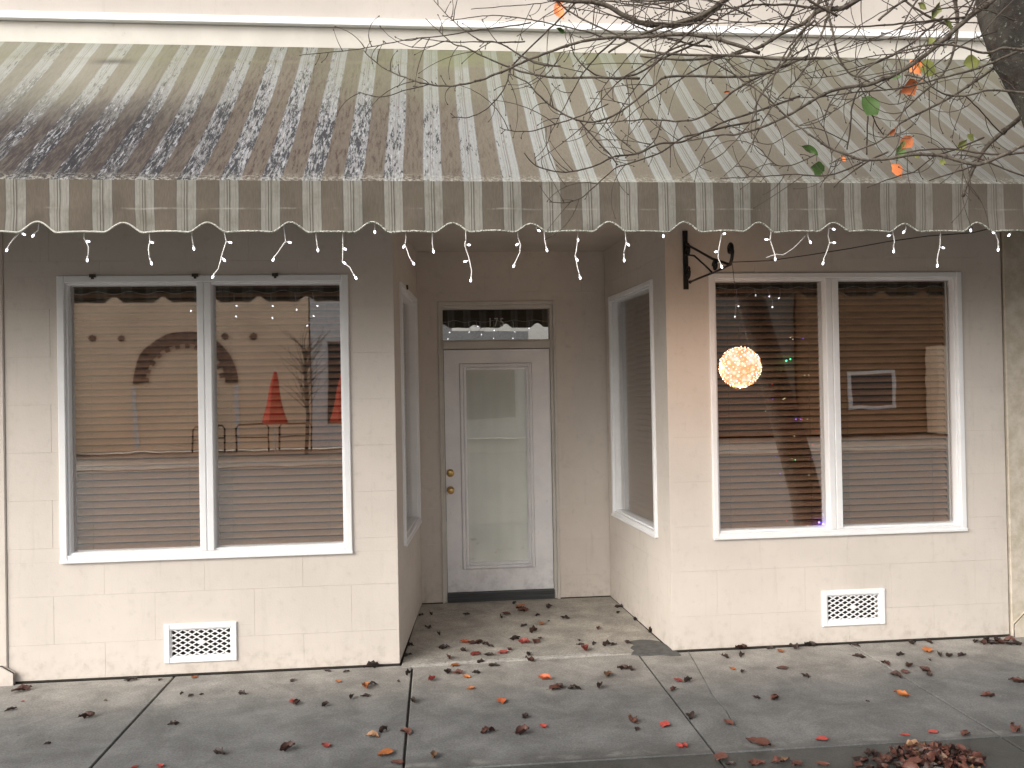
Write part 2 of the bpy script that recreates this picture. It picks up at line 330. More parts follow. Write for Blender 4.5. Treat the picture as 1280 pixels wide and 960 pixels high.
# ------------------------------------------------------------------ ground
mb = MB().box((-60, -60, -.60), (60, 40, -.40)); g0 = struct('ground', mb, 'asphalt')
mb = MB().box((-60, -17.2, -.39), (60, -2.62, -.13)); struct('road', mb, 'asphalt')
mb = MB().box((-60, -2.60, -.39), (60, -2.45, .0)); struct('kerb', mb, 'verge')
M['pale_conc'] = simple('pale_concrete', (.34, .31, .27), .85, .2, 3, .3)
mb = MB().box((-60, -60, -.39), (60, -17.2, -.10)); struct('opposite_sidewalk', mb, 'pale_conc')
mb = MB().box((-7, -1.56, -.39), (9, 3, -.014)); mb.box((-7, -2.45, -.39), (9, -1.56, -.016)); sw = struct('sidewalk', mb, 'dark')
JX = [-6.276, -4.752, -3.228, -1.7041, -.187, 1.3288, 2.8155, 4.335, 5.86]
def slab(poly, mat='slab', nm='slab', z=0.0):
    mb = MB(); n = len(poly); c = Vector((sum(p[0] for p in poly)/n, sum(p[1] for p in poly)/n)); ins = []
    for p in poly:
        d = Vector(p)-c; ins.append(c+d*(1-.006/max(d.length, .1)))
    vs = [(x, y, -.03) for x, y in poly]+[(x, y, z-.005) for x, y in poly]+[(p.x, p.y, z) for p in ins]
    fs = [tuple(range(2*n, 3*n))]
    for i in range(n):
        j = (i+1) % n; fs += [(i, j, n+j, n+i), (n+i, n+j, 2*n+j, 2*n+i)]
    mb.add(vs, fs); o = obj(nm, mb, mat, sw); return o
gp = .0055
crack = [(p.x, p.y) for p in (at(u, v, Z=0) for u, v in ((860, 814), (866, 824), (875, 840), (882, 853), (890, 868), (899, 879), (908, 888), (915, 903), (924, 911), (933, 920)))]
front = lambda x: -.059+(x+.266)*.0365
for i in range(len(JX)-1):
    a, b = JX[i]+gp+random.uniform(0, .002), JX[i+1]-gp
    yb = -.012
    if i == 4: poly = [(a, -1.553), (b, -1.553), (b, front(1.33)-.004), (-.18, front(-.18)-.004)]; slab(poly); continue
    if i == 5:
        cl = [(x-.0025, y) for x, y in crack]; cr = [(x+.0025, y) for x, y in crack]
        e = (crack[-1][0]+.06, -1.553)
        slab([(a, -1.553), (e[0]-.003, e[1])]+cl[::-1]+[(crack[0][0]-.003, yb), (a, yb)])
        slab([(e[0]+.003, e[1]), (b, -1.553), (b, yb), (crack[0][0]+.003, yb)]+cr); continue
    slab([(a, -1.553), (b, -1.553), (b, yb), (a, yb)])
for i in range(len(JX)-1):
    slab([(JX[i]+gp, -2.445), (JX[i+1]-gp, -2.445), (JX[i+1]-gp, -1.562), (JX[i]+gp, -1.562)], 'verge', 'slab', -.003)
slab([(-.262, front(-.262)+.004), (1.56, front(1.56)+.004), (1.56, .05), (1.46, 1.70), (-.15, 1.70)], 'recess', 'doorstep_slab', .003)
# pale mortar along the joint and the dark cement repair
pts = []; N = 46
for k in range(N+1):
    x = -.20+1.35*k/N; pts.append((x, front(x)+.012+.008*noise.noise((x*9, 1, 0))))
top = [(x, y+.035+.03*abs(noise.noise((x*6, 4, 0)))+.022*noise.noise((x*31, 7, 0))) for x, y in pts]
mb = MB().prism(pts+top[::-1], .001, .0062); obj('mortar_strip', mb, 'mortar', sw)
pp = [at(u, v, Z=0) for u, v in ((786, 803), (792, 802), (800, 801), (812, 801), (824, 803), (834, 808), (840, 813), (848, 817), (851, 820), (838, 820.5), (825, 819), (812, 820), (800, 820), (789, 819), (793, 814), (788, 811), (793, 807), (788, 805))]
mb = MB().prism([(p.x, p.y) for p in pp], .001, .0085); obj('repair_patch', mb, 'patch', sw)

# ------------------------------------------------------------------ storefront building
bld = thing('storefront_building', 'cream painted block storefront with recessed entry, two big windows and striped awning', 'building', (0.65, 0, 0))
XC1, XC2, XB1, XB2, YB = -.2705, 1.5688, -.1501, 1.4661, 1.5443
ROW0, RH, BW = .2348, .3048, .6225
def sub(r, o):
    """rectangle r minus opening o -> list"""
    x0, z0, x1, z1 = r; a0, b0, a1, b1 = o
    if a0 >= x1 or a1 <= x0 or b0 >= z1 or b1 <= z0: return [r]
    out = []
    if b0 > z0: out.append((x0, z0, x1, b0))
    if b1 < z1: out.append((x0, b1, x1, z1))
    lo, hi = max(z0, b0), min(z1, b1)
    if a0 > x0: out.append((x0, lo, a0, hi))
    if a1 < x1: out.append((a1, lo, x1, hi))
    return out
def wall(P, Q, x0, x1, z1, ops, jx, parity=0, row0=ROW0, zt=3.0, th=.2, jz=.0007):
    """wall from P towards Q (plan points); local x along it, front face at local y=0"""
    d = (Vector(Q)-Vector(P)).normalized(); Mx = Matrix(((d.x, -d.y, 0, P[0]), (d.y, d.x, 0, P[1]), (0, 0, 1, 0), (0, 0, 0, 1)))
    back = MB(); rects = [(x0, .004, x1, z1)]
    for o in ops: rects = [q for r in rects for q in sub(r, o)]
    for a, b, c, e in rects: back.box((a, .0035, b), (c, th, e), Mx)
    w_ = obj('wall', back, 'wall', bld)
    z = 0.012; row = 0
    edges = [row0+RH*k for k in range(12)]
    lo = .012
    for k, hi in enumerate(edges):
        hi = min(hi, zt)
        off = jx if (k+parity) % 2 == 0 else jx+BW/2
        n0 = math.floor((x0-off)/BW)-1
        for i in range(n0, n0+30):
            a = max(off+i*BW, x0); b = min(off+(i+1)*BW, x1)
            if b-a < .02: continue
            cells = [(a, lo, b, hi)]
            for o in ops: cells = [q for r in cells for q in sub(r, o)]
            cells = [c for c in cells if c[2]-c[0] > .012 and c[3]-c[1] > .012]
            if not cells: continue
            bm = MB(); pr = random.uniform(-.0004, .0005)
            for c in cells:
                g = jz*.5
                l = g if abs(c[0]-a) < 1e-6 and a > x0+1e-6 else 0; r_ = g if abs(c[2]-b) < 1e-6 and b < x1-1e-6 else 0
                bo = g if abs(c[1]-lo) < 1e-6 else 0; to = g if abs(c[3]-hi) < 1e-6 else 0
                bm.cbox((c[0]+l, pr, c[1]+bo), (c[2]-r_, .003, c[3]-to), .0007, Mx)
            obj('block', bm, 'wall', w_)
        lo = hi
        if hi >= zt: break
    return w_, Mx
WL = (-2.3933, .7524, -.5631, 2.5771); WR = (1.8681, .756, 3.6889, 2.571)
VL = (-1.74, .108, -1.335, .31); VR = (2.65, .15, 3.055, .35)
PX0, PX1 = -2.72, 3.995
e = .004
wall((0, 0), (1, 0), PX0, XC1, 4.09, [(WL[0]+e, WL[1]+e, WL[2]-e, WL[3]-e), VL], -.887)
wall((0, 0), (1, 0), XC2, PX1, 4.09, [(WR[0]+e, WR[1]+e, WR[2]-e, WR[3]-e), VR], 2.198)
mb = MB().box((XC1, .012, 2.992), (XC2, .2, 4.09)); obj('lintel', mb, 'wall', bld)
SL = 1.549
SWL = (.345, .718, 1.43, 2.576); SWR = (.262, .73, 1.384, 2.569)
# side walls: right-hand normal must face the recess
dL = (Vector((XB1, YB))-Vector((XC1, 0))).normalized()
wall((XB1, YB), (XC1, 0), 0, SL, 3.0, [], .2) if False else None
def side_wall(A, B, win, flip):
    L = (Vector(B)-Vector(A)).length
    if flip:   # local x runs from B to A so the face looks into the recess
        ops = [(L-win[2], win[1], L-win[0], win[3])]; P, Q = B, A
    else: ops = [win]; P, Q = A, B
    o = ops[0]; ops = [(o[0]+e, o[1]+e, o[2]-e, o[3]-e)]
    return (*wall(P, Q, .0125, L-.0125 if False else L, 3.0, ops, .11, 1, ROW0+.03), o)
# left side wall faces +X: walking from the front corner to the back, the right-hand side is +X
wl_, ML, oL = side_wall((XC1, .0005), (XB1, YB), SWL, False)
wr_, MR, oR = side_wall((XC2, .0005), (XB2, YB), SWR, True)
DX0, DX1, DZT = .026, 1.030, 2.560
wall((0, YB), (1, YB), XB1-.02, XB2+.02, 3.0, [(DX0+e, -.1, DX1-e, DZT-e)], .33, 0, .2, 2.985)
mb = MB().box((XC1-.02, .02, 2.985), (XC2+.02, YB+.15, 3.05)); obj('soffit', mb, 'soffit', bld)
# shell, roof, interior
mb = MB().box((PX0, 6, 0), (PX1, 6.2, 6.2)); mb.box((PX0-.2, .2, 0), (PX0, 6, 6.2)); mb.box((PX1, .2, 0), (PX1+.2, 6, 6.2)); obj('shell', mb, 'interior', bld)
mb = MB().box((PX0-.1, .15, 3.3), (PX1+.1, 6, 3.36)); obj('interior_ceiling', mb, 'interior', bld)
mb = MB().box((PX0, .2, -.02), (XC1-.25, 6, .02)); mb.box((XC2+.25, .2, -.02), (PX1, 6, .02)); obj('interior_floor', mb, 'interior', bld)
mb = MB().box((XC1-.24, YB+.26, 0), (XC1-.2, 6, 3.3)); mb.box((XC2+.2, YB+.26, 0), (XC2+.24, 6, 3.3)); obj('partition', mb, 'interior', bld)
mb = MB().box((PX0-.2, .0, 4.236), (PX1+.0, .2, 6.4)); obj('upper_wall', mb, 'wall_up', bld)
mb = MB().box((PX0-1.2, -.03, 4.06), (PX1+.0, .2, 4.192)); obj('fascia_board', mb, 'trim', bld)
mb = MB().box((PX0-1.2, -.075, 4.196), (PX1+.0, .2, 4.238)); mb.box((PX0-1.2, -.05, 4.238), (PX1, .0, 4.25)); obj('ledge', mb, 'white', bld)
mb = MB().box((PX0-1.2, -.12, 6.3), (PX1, .3, 6.5)); mb.box((PX0-1.2, -.2, 6.5), (PX1, 6.2, 6.6)); obj('cornice', mb, 'trim', bld)
for a_, b_ in (((PX0, -.003, .0), (XC1, .004, .0105)), ((XC2, -.003, 0), (PX1, .004, .0105)), ((XC1, YB-.003, 0.004), (DX0, YB+.004, .011)), ((DX1, YB-.003, .004), (XB2, YB+.004, .011))): obj('base_gap', MB().box(a_, b_), 'dark', bld)

# ---- windows
def frame(mb, x0, z0, x1, z1, w, y0, y1, Mx=None, c=.004):
    mb.cbox((x0, y0, z0), (x0+w, y1, z1), c, Mx); mb.cbox((x1-w, y0, z0), (x1, y1, z1), c, Mx)
    mb.cbox((x0+w, y0+.002, z1-w), (x1-w, y1, z1), c, Mx); mb.cbox((x0+w, y0+.002, z0), (x1-w, y1, z0+w), c, Mx)
def window(R_, panes, Mx=None, lab=None, w=.05, sill=True, clips=()):
    x0, z0, x1, z1 = R_; mb = MB(); frame(mb, x0, z0, x1, z1, w-.012, -.018, .11, Mx)
    frame(mb, x0+w-.012, z0+w-.012, x1-w+.012, z1-w+.012, .014, .004, .10, Mx, .003)
    o = obj('window', mb, 'white', bld)
    if lab: o['label'] = lab
    for i, (a, b) in enumerate(panes):
        pb = MB().box((a, .052, z0+w-.006), (b, .057, z1-w+.006), Mx); obj('pane', pb, 'glass', o)
        if i:
            pa = panes[i-1][1]; m_ = MB(); xm = (pa+a)/2
            m_.cbox((pa, -.012, z0+w-.011), (xm-.002, .11, z1-w+.011), .004, Mx); m_.cbox((xm+.002, -.012, z0+w-.011), (a, .11, z1-w+.011), .004, Mx)
            m_.box((xm-.003, -.004, z0+w-.011), (xm+.003, .1, z1-w+.011), Mx)
            obj('mullion', m_, 'white', o)
    if sill:
        sb = MB().cbox((x0-.003, -.024, z0-.005), (x1+.003, -.0185, z0+.014), .003, Mx); obj('sill', sb, 'white', o)
    for cx in clips:
        cb = MB().box((cx-.018, -.03, z1-.012), (cx+.02, -.019, z1+.008), Mx).box((cx-.006, -.032, z1-.024), (cx+.008, -.0195, z1-.0125), Mx); obj('clip', cb, 'clip', o)
    return o
window(WL, [(-2.335, -1.531), (-1.441, -.606)], None, 'wide white framed window of two panes left of the doorway', .056, clips=(-2.17, -1.535, -1.03))
window(WR, [(1.916, 2.696), (2.789, 3.62)], None, 'wide white framed window of two panes right of the doorway', .05)
window(oL, [(oL[0]+.048, oL[2]-.048)], ML, 'narrow side window in the left wall of the entry', .05, clips=(.62,))
window(oR, [(oR[0]+.048, oR[2]-.048)], MR, 'narrow side window in the right wall of the entry', .05)

# ---- vents
def vent(x0, z0, x1, z1):
    o = bpy.data.objects.new('vent_grille', None); COL.objects.link(o); o.parent = bld; o.location = Vector((x0, 0, z0))-wloc(bld)
    mb = MB(); W_ = .034; frame(mb, x0, z0, x1, z1, W_, -.014, .012, None, .004); frame(mb, x0+W_, z0+W_, x1-W_, z1-W_, .008, -.004, .02, None, .002); obj('vent_frame', mb, 'white', o)
    mb = MB().box((x0+.02, .09, z0+.02), (x1-.02, .10, z1-.02)); obj('vent_backing', mb, 'dark', o)
    a0, a1, b0, b1 = x0+W_+.006, x1-W_-.006, z0+W_+.006, z1-W_-.006; dx, dz = .0575, .0335; mb = MB(); cx, cz = (a0+a1)/2, (b0+b1)/2
    sl = dz/dx
    for sg in (1, -1):
        for k in range(-14, 15):
            # line z = cz + sg*sl*(x-cx) + (k+.5)*dz
            pts = []
            c0 = cz+(k+.5)*dz
            for x in (a0, a1):
                z = c0+sg*sl*(x-cx)
                if b0 <= z <= b1: pts.append((x, z))
            for z in (b0, b1):
                x = cx+(z-c0)/(sg*sl)
                if a0 < x < a1: pts.append((x, z))
            if len(pts) >= 2:
                p, q = pts[0], pts[1]; v = Vector((q[0]-p[0], 0, q[1]-p[1]))
                if v.length < .02: continue
                n = Vector((-v.z, 0, v.x)).normalized()*.0038; P = Vector((p[0], 0, p[1])); Q = Vector((q[0], 0, q[1])); y0 = .001 if sg > 0 else .0025
                vs = [P-n, Q-n, Q+n, P+n]; vs = [Vector((t.x, y0, t.z)) for t in vs]+[Vector((t.x, y0+.006, t.z)) for t in vs]
                mb.add(vs, [(0, 1, 2, 3), (7, 6, 5, 4), (0, 4, 5, 1), (1, 5, 6, 2), (2, 6, 7, 3), (3, 7, 4, 0)])
    mb.prism([(0, 0)]*3, 0, 0) if False else None
    mb.add([(cx-.03, -.001, cz), (cx, -.001, cz-.018), (cx+.03, -.001, cz), (cx, -.001, cz+.018), (cx-.03, .005, cz), (cx, .005, cz-.018), (cx+.03, .005, cz), (cx, .005, cz+.018)], [(0, 1, 2, 3), (0, 4, 5, 1), (1, 5, 6, 2), (2, 6, 7, 3), (3, 7, 4, 0)])
    l = obj('lattice', mb, 'white', o); l['kind'] = 'stuff'
    return o
vent(-1.764, .084, -1.311, .333)['label'] = 'white diamond lattice vent low in the wall left of the doorway'
vent(2.627, .126, 3.078, .372)['label'] = 'white diamond lattice vent low in the wall right of the doorway'

# ---- door and transom
YD = YB+.07
mb = MB()
mb.cbox((DX0, YB-.012, .004), (.046, YD+.06, DZT), .003); mb.cbox((.046, YB+.02, .004), (.066, YD+.06, DZT-.03), .002)
mb.cbox((1.010, YB-.012, .004), (DX1, YD+.06, DZT), .003); mb.cbox((.985, YB+.02, .004), (1.010, YD+.06, DZT-.03), .002)
mb.cbox((.046, YB-.010, DZT-.030), (1.010, YD+.06, DZT), .003)
mb.cbox((.0665, YB+.0, 2.158), (.9845, YD+.06, 2.222), .004); mb.cbox((.0665, YB+.018, 2.50), (.9845, YD+.05, 2.5295), .002); mb.cbox((.0665, YB+.018, 2.2225), (.9845, YD+.05, 2.232), .002)
df = obj('door_frame', mb, 'trim', bld)
mb = MB().box((.0665, YD, 2.226), (.9845, YD+.005, 2.505)); tp = obj('transom_pane', mb, 'glass', bld)
mb = MB().box((.0665, YB+.01, .004), (.9845, YB+.14, .078)); mb.box((.0665, YB+.003, .03), (.9845, YB+.01, .036)); mb.box((.0665, YB+.003, .056), (.9845, YB+.01, .06)); obj('threshold', mb, 'threshold', bld)
mb = MB(); y0 = YD-.022; y1 = YD+.022
mb.box((.070, y0, .082), (.2, y1, 2.150)); mb.box((.826, y0, .082), (.981, y1, 2.150)); mb.box((.2, y0, 2.034), (.826, y1, 2.150)); mb.box((.2, y0, .082), (.826, y1, .27))
door = obj('door', mb, 'door', bld)
mb = MB(); frame(mb, .203, .273, .823, 2.031, .024, y0-.010, y1, None, .006); frame(mb, .227, .297, .799, 2.007, .030, y0-.004, y1, None, .012); obj('glass_moulding', mb, 'door', door)
mb = MB().box((.252, YD-.006, .325), (.776, YD-.002, 1.98)); obj('door_glass', mb, 'glass_door', door)
mb = MB()   # roller shade a little behind the glass, gently rippled
N = 24
for k in range(N+1):
    x = .24+.55*k/N; y = YD+.016+.003*math.sin(k*1.3)+.002*math.sin(k*.4)
    mb.v += [Vector((x, y, .30)), Vector((x, y, 2.0))]
for k in range(N): mb.f.append((2*k, 2*k+2, 2*k+3, 2*k+1)); mb.smooth.append(True)
obj('roller_shade', mb, 'shade', door)
for z, nm in ((1.100, 'deadbolt'), (.955, 'door_knob')):
    mb = MB(); c = Vector((.109, y0, z)); n = 18
    prof = [(.034, 0), (.034, -.006), (.029, -.011), (.022, -.013), (.021, -.02), (.017, -.022)] if nm == 'deadbolt' else [(.033, 0), (.033, -.005), (.02, -.012), (.013, -.02), (.013, -.032), (.024, -.04), (.030, -.052), (.028, -.064), (.018, -.071), (.001, -.073)]
    vs = [];
    for r, y in prof:
        for k in range(n): t = 2*math.pi*k/n; vs.append((c.x+r*math.cos(t), c.y+y, c.z+r*math.sin(t)))
    fs = [(j*n+k, j*n+(k+1) % n, (j+1)*n+(k+1) % n, (j+1)*n+k) for j in range(len(prof)-1) for k in range(n)]+[tuple(range((len(prof)-1)*n, len(prof)*n))]
    mb.add(vs, fs, True)
    k_ = obj(nm, mb, 'brass', door)
# street number on the transom glass
fc = bpy.data.curves.new('street_number', 'FONT'); fc.body = '175'; fc.size = .105; fc.extrude = .0008; fc.space_character = 1.35
tmp = bpy.data.objects.new('tmp', fc); COL.objects.link(tmp); bpy.context.view_layer.update()
me = bpy.data.meshes.new_from_object(tmp.evaluated_get(bpy.context.evaluated_depsgraph_get())); COL.objects.unlink(tmp); bpy.data.objects.remove(tmp)
me.materials.clear(); me.materials.append(simple('number_decal', (.42, .42, .40), .6))
pN = at(610, 408, Y=YD-.003); num = inst('street_number', me, bld, pN, (R(90), 0, 0), (.72, 1, 1))

# ---- neighbouring pilasters and siding
def plinth(name, x0, x1, xp, side, lab):
    t = thing(name, lab, 'pilaster', ((x0+x1)/2, 0, 0))
    m = M['wall'] if side < 0 else M['pil']
    mb = MB().cbox((x0, -.012, .0), (x1, .2, 4.05), .006); obj('shaft', mb, m, t)
    a, b = (x0, xp) if side < 0 else (xp, x1)
    if side < 0: poly = [(a, .0), (xp, .0), (xp, .072), (xp-.07, .118), (a, .22)]
    else: poly = [(b, 0), (b, .24), (xp+.085, .165), (xp, .085), (xp, 0)]
    vs = [(x, -.040, z) for x, z in poly]+[(x, -.0125, z+.004) for x, z in poly]; n = 5
    obj('base', MB().add(vs, [tuple(range(n)), tuple(range(n, 2*n))[::-1]]+[(i, (i+1) % n, n+(i+1) % n, n+i) for i in range(n)]), m, t)
    mb = MB()
    ed = [(xp, 0), (xp, .074), (xp-.07, .12), (a, .222)] if side < 0 else [(xp, 0), (xp, .087), (xp+.085, .167), (b, .242)]
    mb.tube([(x, -.03, z) for x, z in ed], .004, 5); obj('seam', mb, 'dark', t)
s = NT('stained_stone'); n = s.noise(7, 8, .7); c = s.mix(s.mapr(n, .35, .65), (.62, .565, .49), (.46, .41, .32))
M['pil'] = s.fin(c, .9, n, .5, .01)
plinth('wall_pilaster', -4.2, PX0-.002, -2.676, -1, 'cream wall pilaster with sloped base at the far left of the storefront')
plinth('stone_pilaster', PX1+.013, 5.2, 4.012, 1, 'stained yellowish pilaster with sloped base at the right end of the storefront')
mb = MB().box((PX1, .02, 0), (PX1+.013, .2, 4.05)); obj('corner_gap', mb, 'dark', bld)
nb = thing('neighbour_building', 'pale lap siding of the neighbouring building behind the tree trunk', 'building', (5.5, 0, 4))
mb = MB().box((PX1+.02, .05, 4.0), (8, 6, 7.2)); obj('wall', mb, 'trim', nb)
for k in range(18):
    z = 4.02+k*.17; sb = MB().add([(PX1+.02, .012, z), (8, .012, z), (8, .045, z+.168), (PX1+.02, .045, z+.168), (PX1+.02, .05, z), (8, .05, z)], [(0, 1, 2, 3), (0, 4, 5, 1)]); obj('siding_board', sb, 'wall_up', nb)

# ------------------------------------------------------------------ blinds
def blind(x0, x1, z0, z1, y, Mx, label, pitch=.0455):
    c = Vector(((x0+x1)/2, y, z0)); cw = Mx@c if Mx else c
    t = thing('window_blind', label, 'blind', cw, 'brown slatted blinds behind the windows')
    ang = math.atan2(Mx[1][0], Mx[0][0]) if Mx else 0
    hw = (x1-x0)/2-.012; mb = MB(); n = 5; W_ = .05; vs = []
    for k in range(n):
        a = (k/(n-1)-.5); yy = a*W_*math.cos(R(40)); zz = a*W_*math.sin(R(40)); cv = .004*(1-4*a*a)
        vs += [(-hw, yy-cv*math.sin(R(40)), zz+cv*math.cos(R(40))), (hw, yy-cv*math.sin(R(40)), zz+cv*math.cos(R(40)))]
    m2 = len(vs); vs += [(p[0], p[1]+.0022, p[2]-.001) for p in vs]
    fs = [(2*k, 2*k+1, 2*k+3, 2*k+2) for k in range(n-1)]+[(m2+2*k+2, m2+2*k+3, m2+2*k+1, m2+2*k) for k in range(n-1)]+[(0, m2, m2+1, 1), (m2-2, m2-1, 2*m2-1, 2*m2-2)]
    mb.add(vs, fs, True); me = mb.mesh('slat', M['slat'])
    k = 0; z = z0+.035
    while z < z1-.06:
        o = bpy.data.objects.new('slat', me); COL.objects.link(o); o.parent = t; o.location = (0, random.uniform(-.001, .001), z-z0); o.rotation_euler = (random.uniform(-.05, .05), random.uniform(-.0012, .0012), ang) if not Mx else (0, 0, ang)
        if Mx: o.location = (0, 0, z-z0)
        z += pitch
    def loc(mb_): return mb_
    rot = Matrix.Rotation(ang, 4, 'Z'); T = Matrix.Translation(cw)@rot
    mb = MB().cbox((-hw, -.028, z1-z0-.05), (hw, .03, z1-z0-.0), .004, T); obj('headrail', mb, 'blind_rail', t)
    mb = MB().cbox((-hw, -.02, .002), (hw, .02, .02), .003, T); obj('bottom_rail', mb, 'slat', t)
    for fx in ((-.72, .72) if hw > .3 else (-.6, .6)):
        mb = MB()
        for yy in (-.027,): mb.tube([T@Vector((fx*hw, yy, .01)), T@Vector((fx*hw, yy, z1-z0-.04))], .0014, 4)
        obj('ladder_cord', mb, 'blind_rail', t)
    return t
YBl = .115
blind(-2.36, -1.49, .79, 2.56, YBl, None, 'brown slatted blind behind the left pane of the left window')
blind(-1.48, -.585, .79, 2.56, YBl, None, 'brown slatted blind behind the right pane of the left window')
blind(1.90, 2.735, .79, 2.56, YBl, None, 'brown slatted blind behind the pane with the glowing ball')
blind(2.75, 3.64, .79, 2.56, YBl, None, 'brown slatted blind behind the rightmost pane of the storefront')
blind(oR[0]+.03, oR[2]-.03, .76, 2.53, YBl, MR, 'slatted blind behind the side window right of the door')
blind(oL[0]+.03, oL[2]-.03, .76, 2.53, YBl, ML, 'slatted blind behind the side window left of the door')

# coloured tree lights strung behind the glass in front of the blind of the right window
fl = thing('fairy_light_string', 'string of tiny coloured fairy lights behind the glass under the glowing ball', 'lights', (2.4, .07, .85))
cols = {'green': emit('led_green', (.05, 1, .25), 7), 'blue': emit('led_blue', (.12, .08, 1), 14), 'violet': emit('led_violet', (.35, .12, .9), 1.6), 'redl': emit('led_red', (1, .1, .08), 1.8), 'gold': emit('led_gold', (1, .8, .5), 1.8)}
fp = [(983, 451, 'green', .0055), (988, 449, 'green', .0045), (1024, 653, 'blue', .007), (1029, 655, 'blue', .007), (983, 651, 'redl', .004), (988, 422, 'gold', .003), (991, 424, 'gold', .003), (1004, 423, 'violet', .004), (1006, 469, 'gold', .003), (1011, 469, 'gold', .003), (966, 499, 'violet', .004), (979, 499, 'gold', .003), (981, 498, 'gold', .0028),
      (957, 514, 'gold', .003), (995, 524, 'violet', .006), (1001, 524, 'violet', .005), (1003, 524, 'redl', .003), (1009, 524, 'gold', .003), (1020, 538, 'redl', .0025), (993, 545, 'gold', .003), (1016, 556, 'redl', .003), (987, 566, 'redl', .0025), (970, 571, 'violet', .0035), (994, 575, 'green', .003), (990, 573, 'gold', .0025), (1015, 572, 'violet', .003), (1011, 594, 'gold', .0028), (965, 480, 'redl', .003), (975, 592, 'violet', .005), (1010, 657, 'gold', .003)]
fp.sort(key=lambda q: q[1])
pp = []
for u, v, c, r in fp:
    p = at(u, v, Y=.068); pp.append(p+Vector((.0, .003, 0)))
    obj('bulb', MB().ell(p, r, None, 6, 4), cols[c], fl)
obj('wire', MB().tube(pp, .0007, 4), 'cord', fl)

# ------------------------------------------------------------------ awning
AX0, AX1, YF, ZT, ZE, ZB = -4.0, 4.9, -1.459, 4.088, 2.821, 2.577
aw = thing('shop_awning', 'long striped tan and white canvas awning with scalloped valance, grimy on its left', 'awning', (.5, 0, 4.09))
NXA, NS = 360, 22
def asurf(x, t):
    y = YF*t; z = ZT+(ZE-ZT)*t
    bay = math.sin(math.pi*((x+.35) % 1.52)/1.52)
    sag = .036*math.sin(math.pi*t)*(.6+.4*bay)+.004*noise.noise((x*3, t*5, 0))+.006*noise.noise((x*.9, t*2, 3))
    if t < .15: sag -= .0
    sag -= .006*max(0, 1-abs(t-.148)/.03)
    return Vector((x, y-sag*.66*-1*.0, z-sag))
mb = MB(); vs = []
for i in range(NXA+1):
    for j in range(NS+1): vs.append(asurf(AX0+(AX1-AX0)*i/NXA, j/NS))
n0 = len(vs); vs += [v+Vector((0, .004, -.004)) for v in vs]; q = NS+1
fs = [(i*q+j, i*q+j+1, (i+1)*q+j+1, (i+1)*q+j) for i in range(NXA) for j in range(NS)]
fs += [(n0+a, n0+d, n0+c, n0+b) for a, b, c, d in fs]
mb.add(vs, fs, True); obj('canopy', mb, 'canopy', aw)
PER, NX0 = .3886, .0949
def zbot(x):
    d = abs((x-NX0+PER/2) % PER-PER/2); k = round((x-NX0)/PER)
    h = .050+.012*noise.noise((k*1.7, .3, 0)); wd = .088
    if d < wd: b = (math.cos(math.pi*d/wd)+1)/2; b = b**.8
    else: b = 0
    return ZB+h*b+.004*noise.noise((x*5, 2, 0))-.004*math.cos(2*math.pi*(x-NX0)/PER)
def vy(x, t): return YF-.004+(.016*noise.noise((x*3.2, t*1.5, 9))+.008*noise.noise((x*9, t*3, 2))+.006*math.sin(2*math.pi*(x-NX0)/PER+1))*t
mb = MB(); vs = []; NXV = 1100; NV = 8
for i in range(NXV+1):
    x = AX0+(AX1-AX0)*i/NXV; zb = zbot(x)
    for j in range(NV+1):
        t = j/NV; vs.append((x, vy(x, t), ZE+.004+(zb-ZE-.004)*t-.0*t))
q = NV+1; n0 = len(vs); vs += [(a, b+.003, c) for a, b, c in vs]
fs = [(i*q+j, i*q+j+1, (i+1)*q+j+1, (i+1)*q+j) for i in range(NXV) for j in range(NV)]; fs += [(n0+a, n0+d, n0+c, n0+b) for a, b, c, d in fs]
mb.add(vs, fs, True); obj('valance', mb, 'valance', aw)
mb = MB(); mb.tube([(AX0+(AX1-AX0)*i/NXV, vy(AX0+(AX1-AX0)*i/NXV, 1), zbot(AX0+(AX1-AX0)*i/NXV)-.001) for i in range(NXV+1)], [.0045+.0015*noise.noise((i*.7, 0, 0)) for i in range(NXV+1)], 6); obj('edge_braid', mb, 'braid', aw)
mb = MB().tube([(AX0, YF+.016, ZE-.016), (AX1, YF+.016, ZE-.016)], .012, 8); obj('front_bar', mb, 'clip', aw)
x = AX0+.13
while x < AX1:
    mb = MB().tube([(x, -.02, ZT-.07), (x, YF+.03, ZE-.03)], .012, 6); obj('rafter', mb, 'clip', aw); x += 1.52
for xs in (AX0, AX1):
    mb = MB().add([(xs, 0, ZT-.003), (xs, YF, ZE), (xs, YF, ZB+.04), (xs, 0, ZB+.04), (xs+.004, 0, ZT-.003), (xs+.004, YF, ZE), (xs+.004, YF, ZB+.04), (xs+.004, 0, ZB+.04)], [(0, 1, 2, 3), (7, 6, 5, 4), (0, 4, 5, 1), (2, 6, 7, 3)]); obj('side_panel', mb, 'valance', aw)

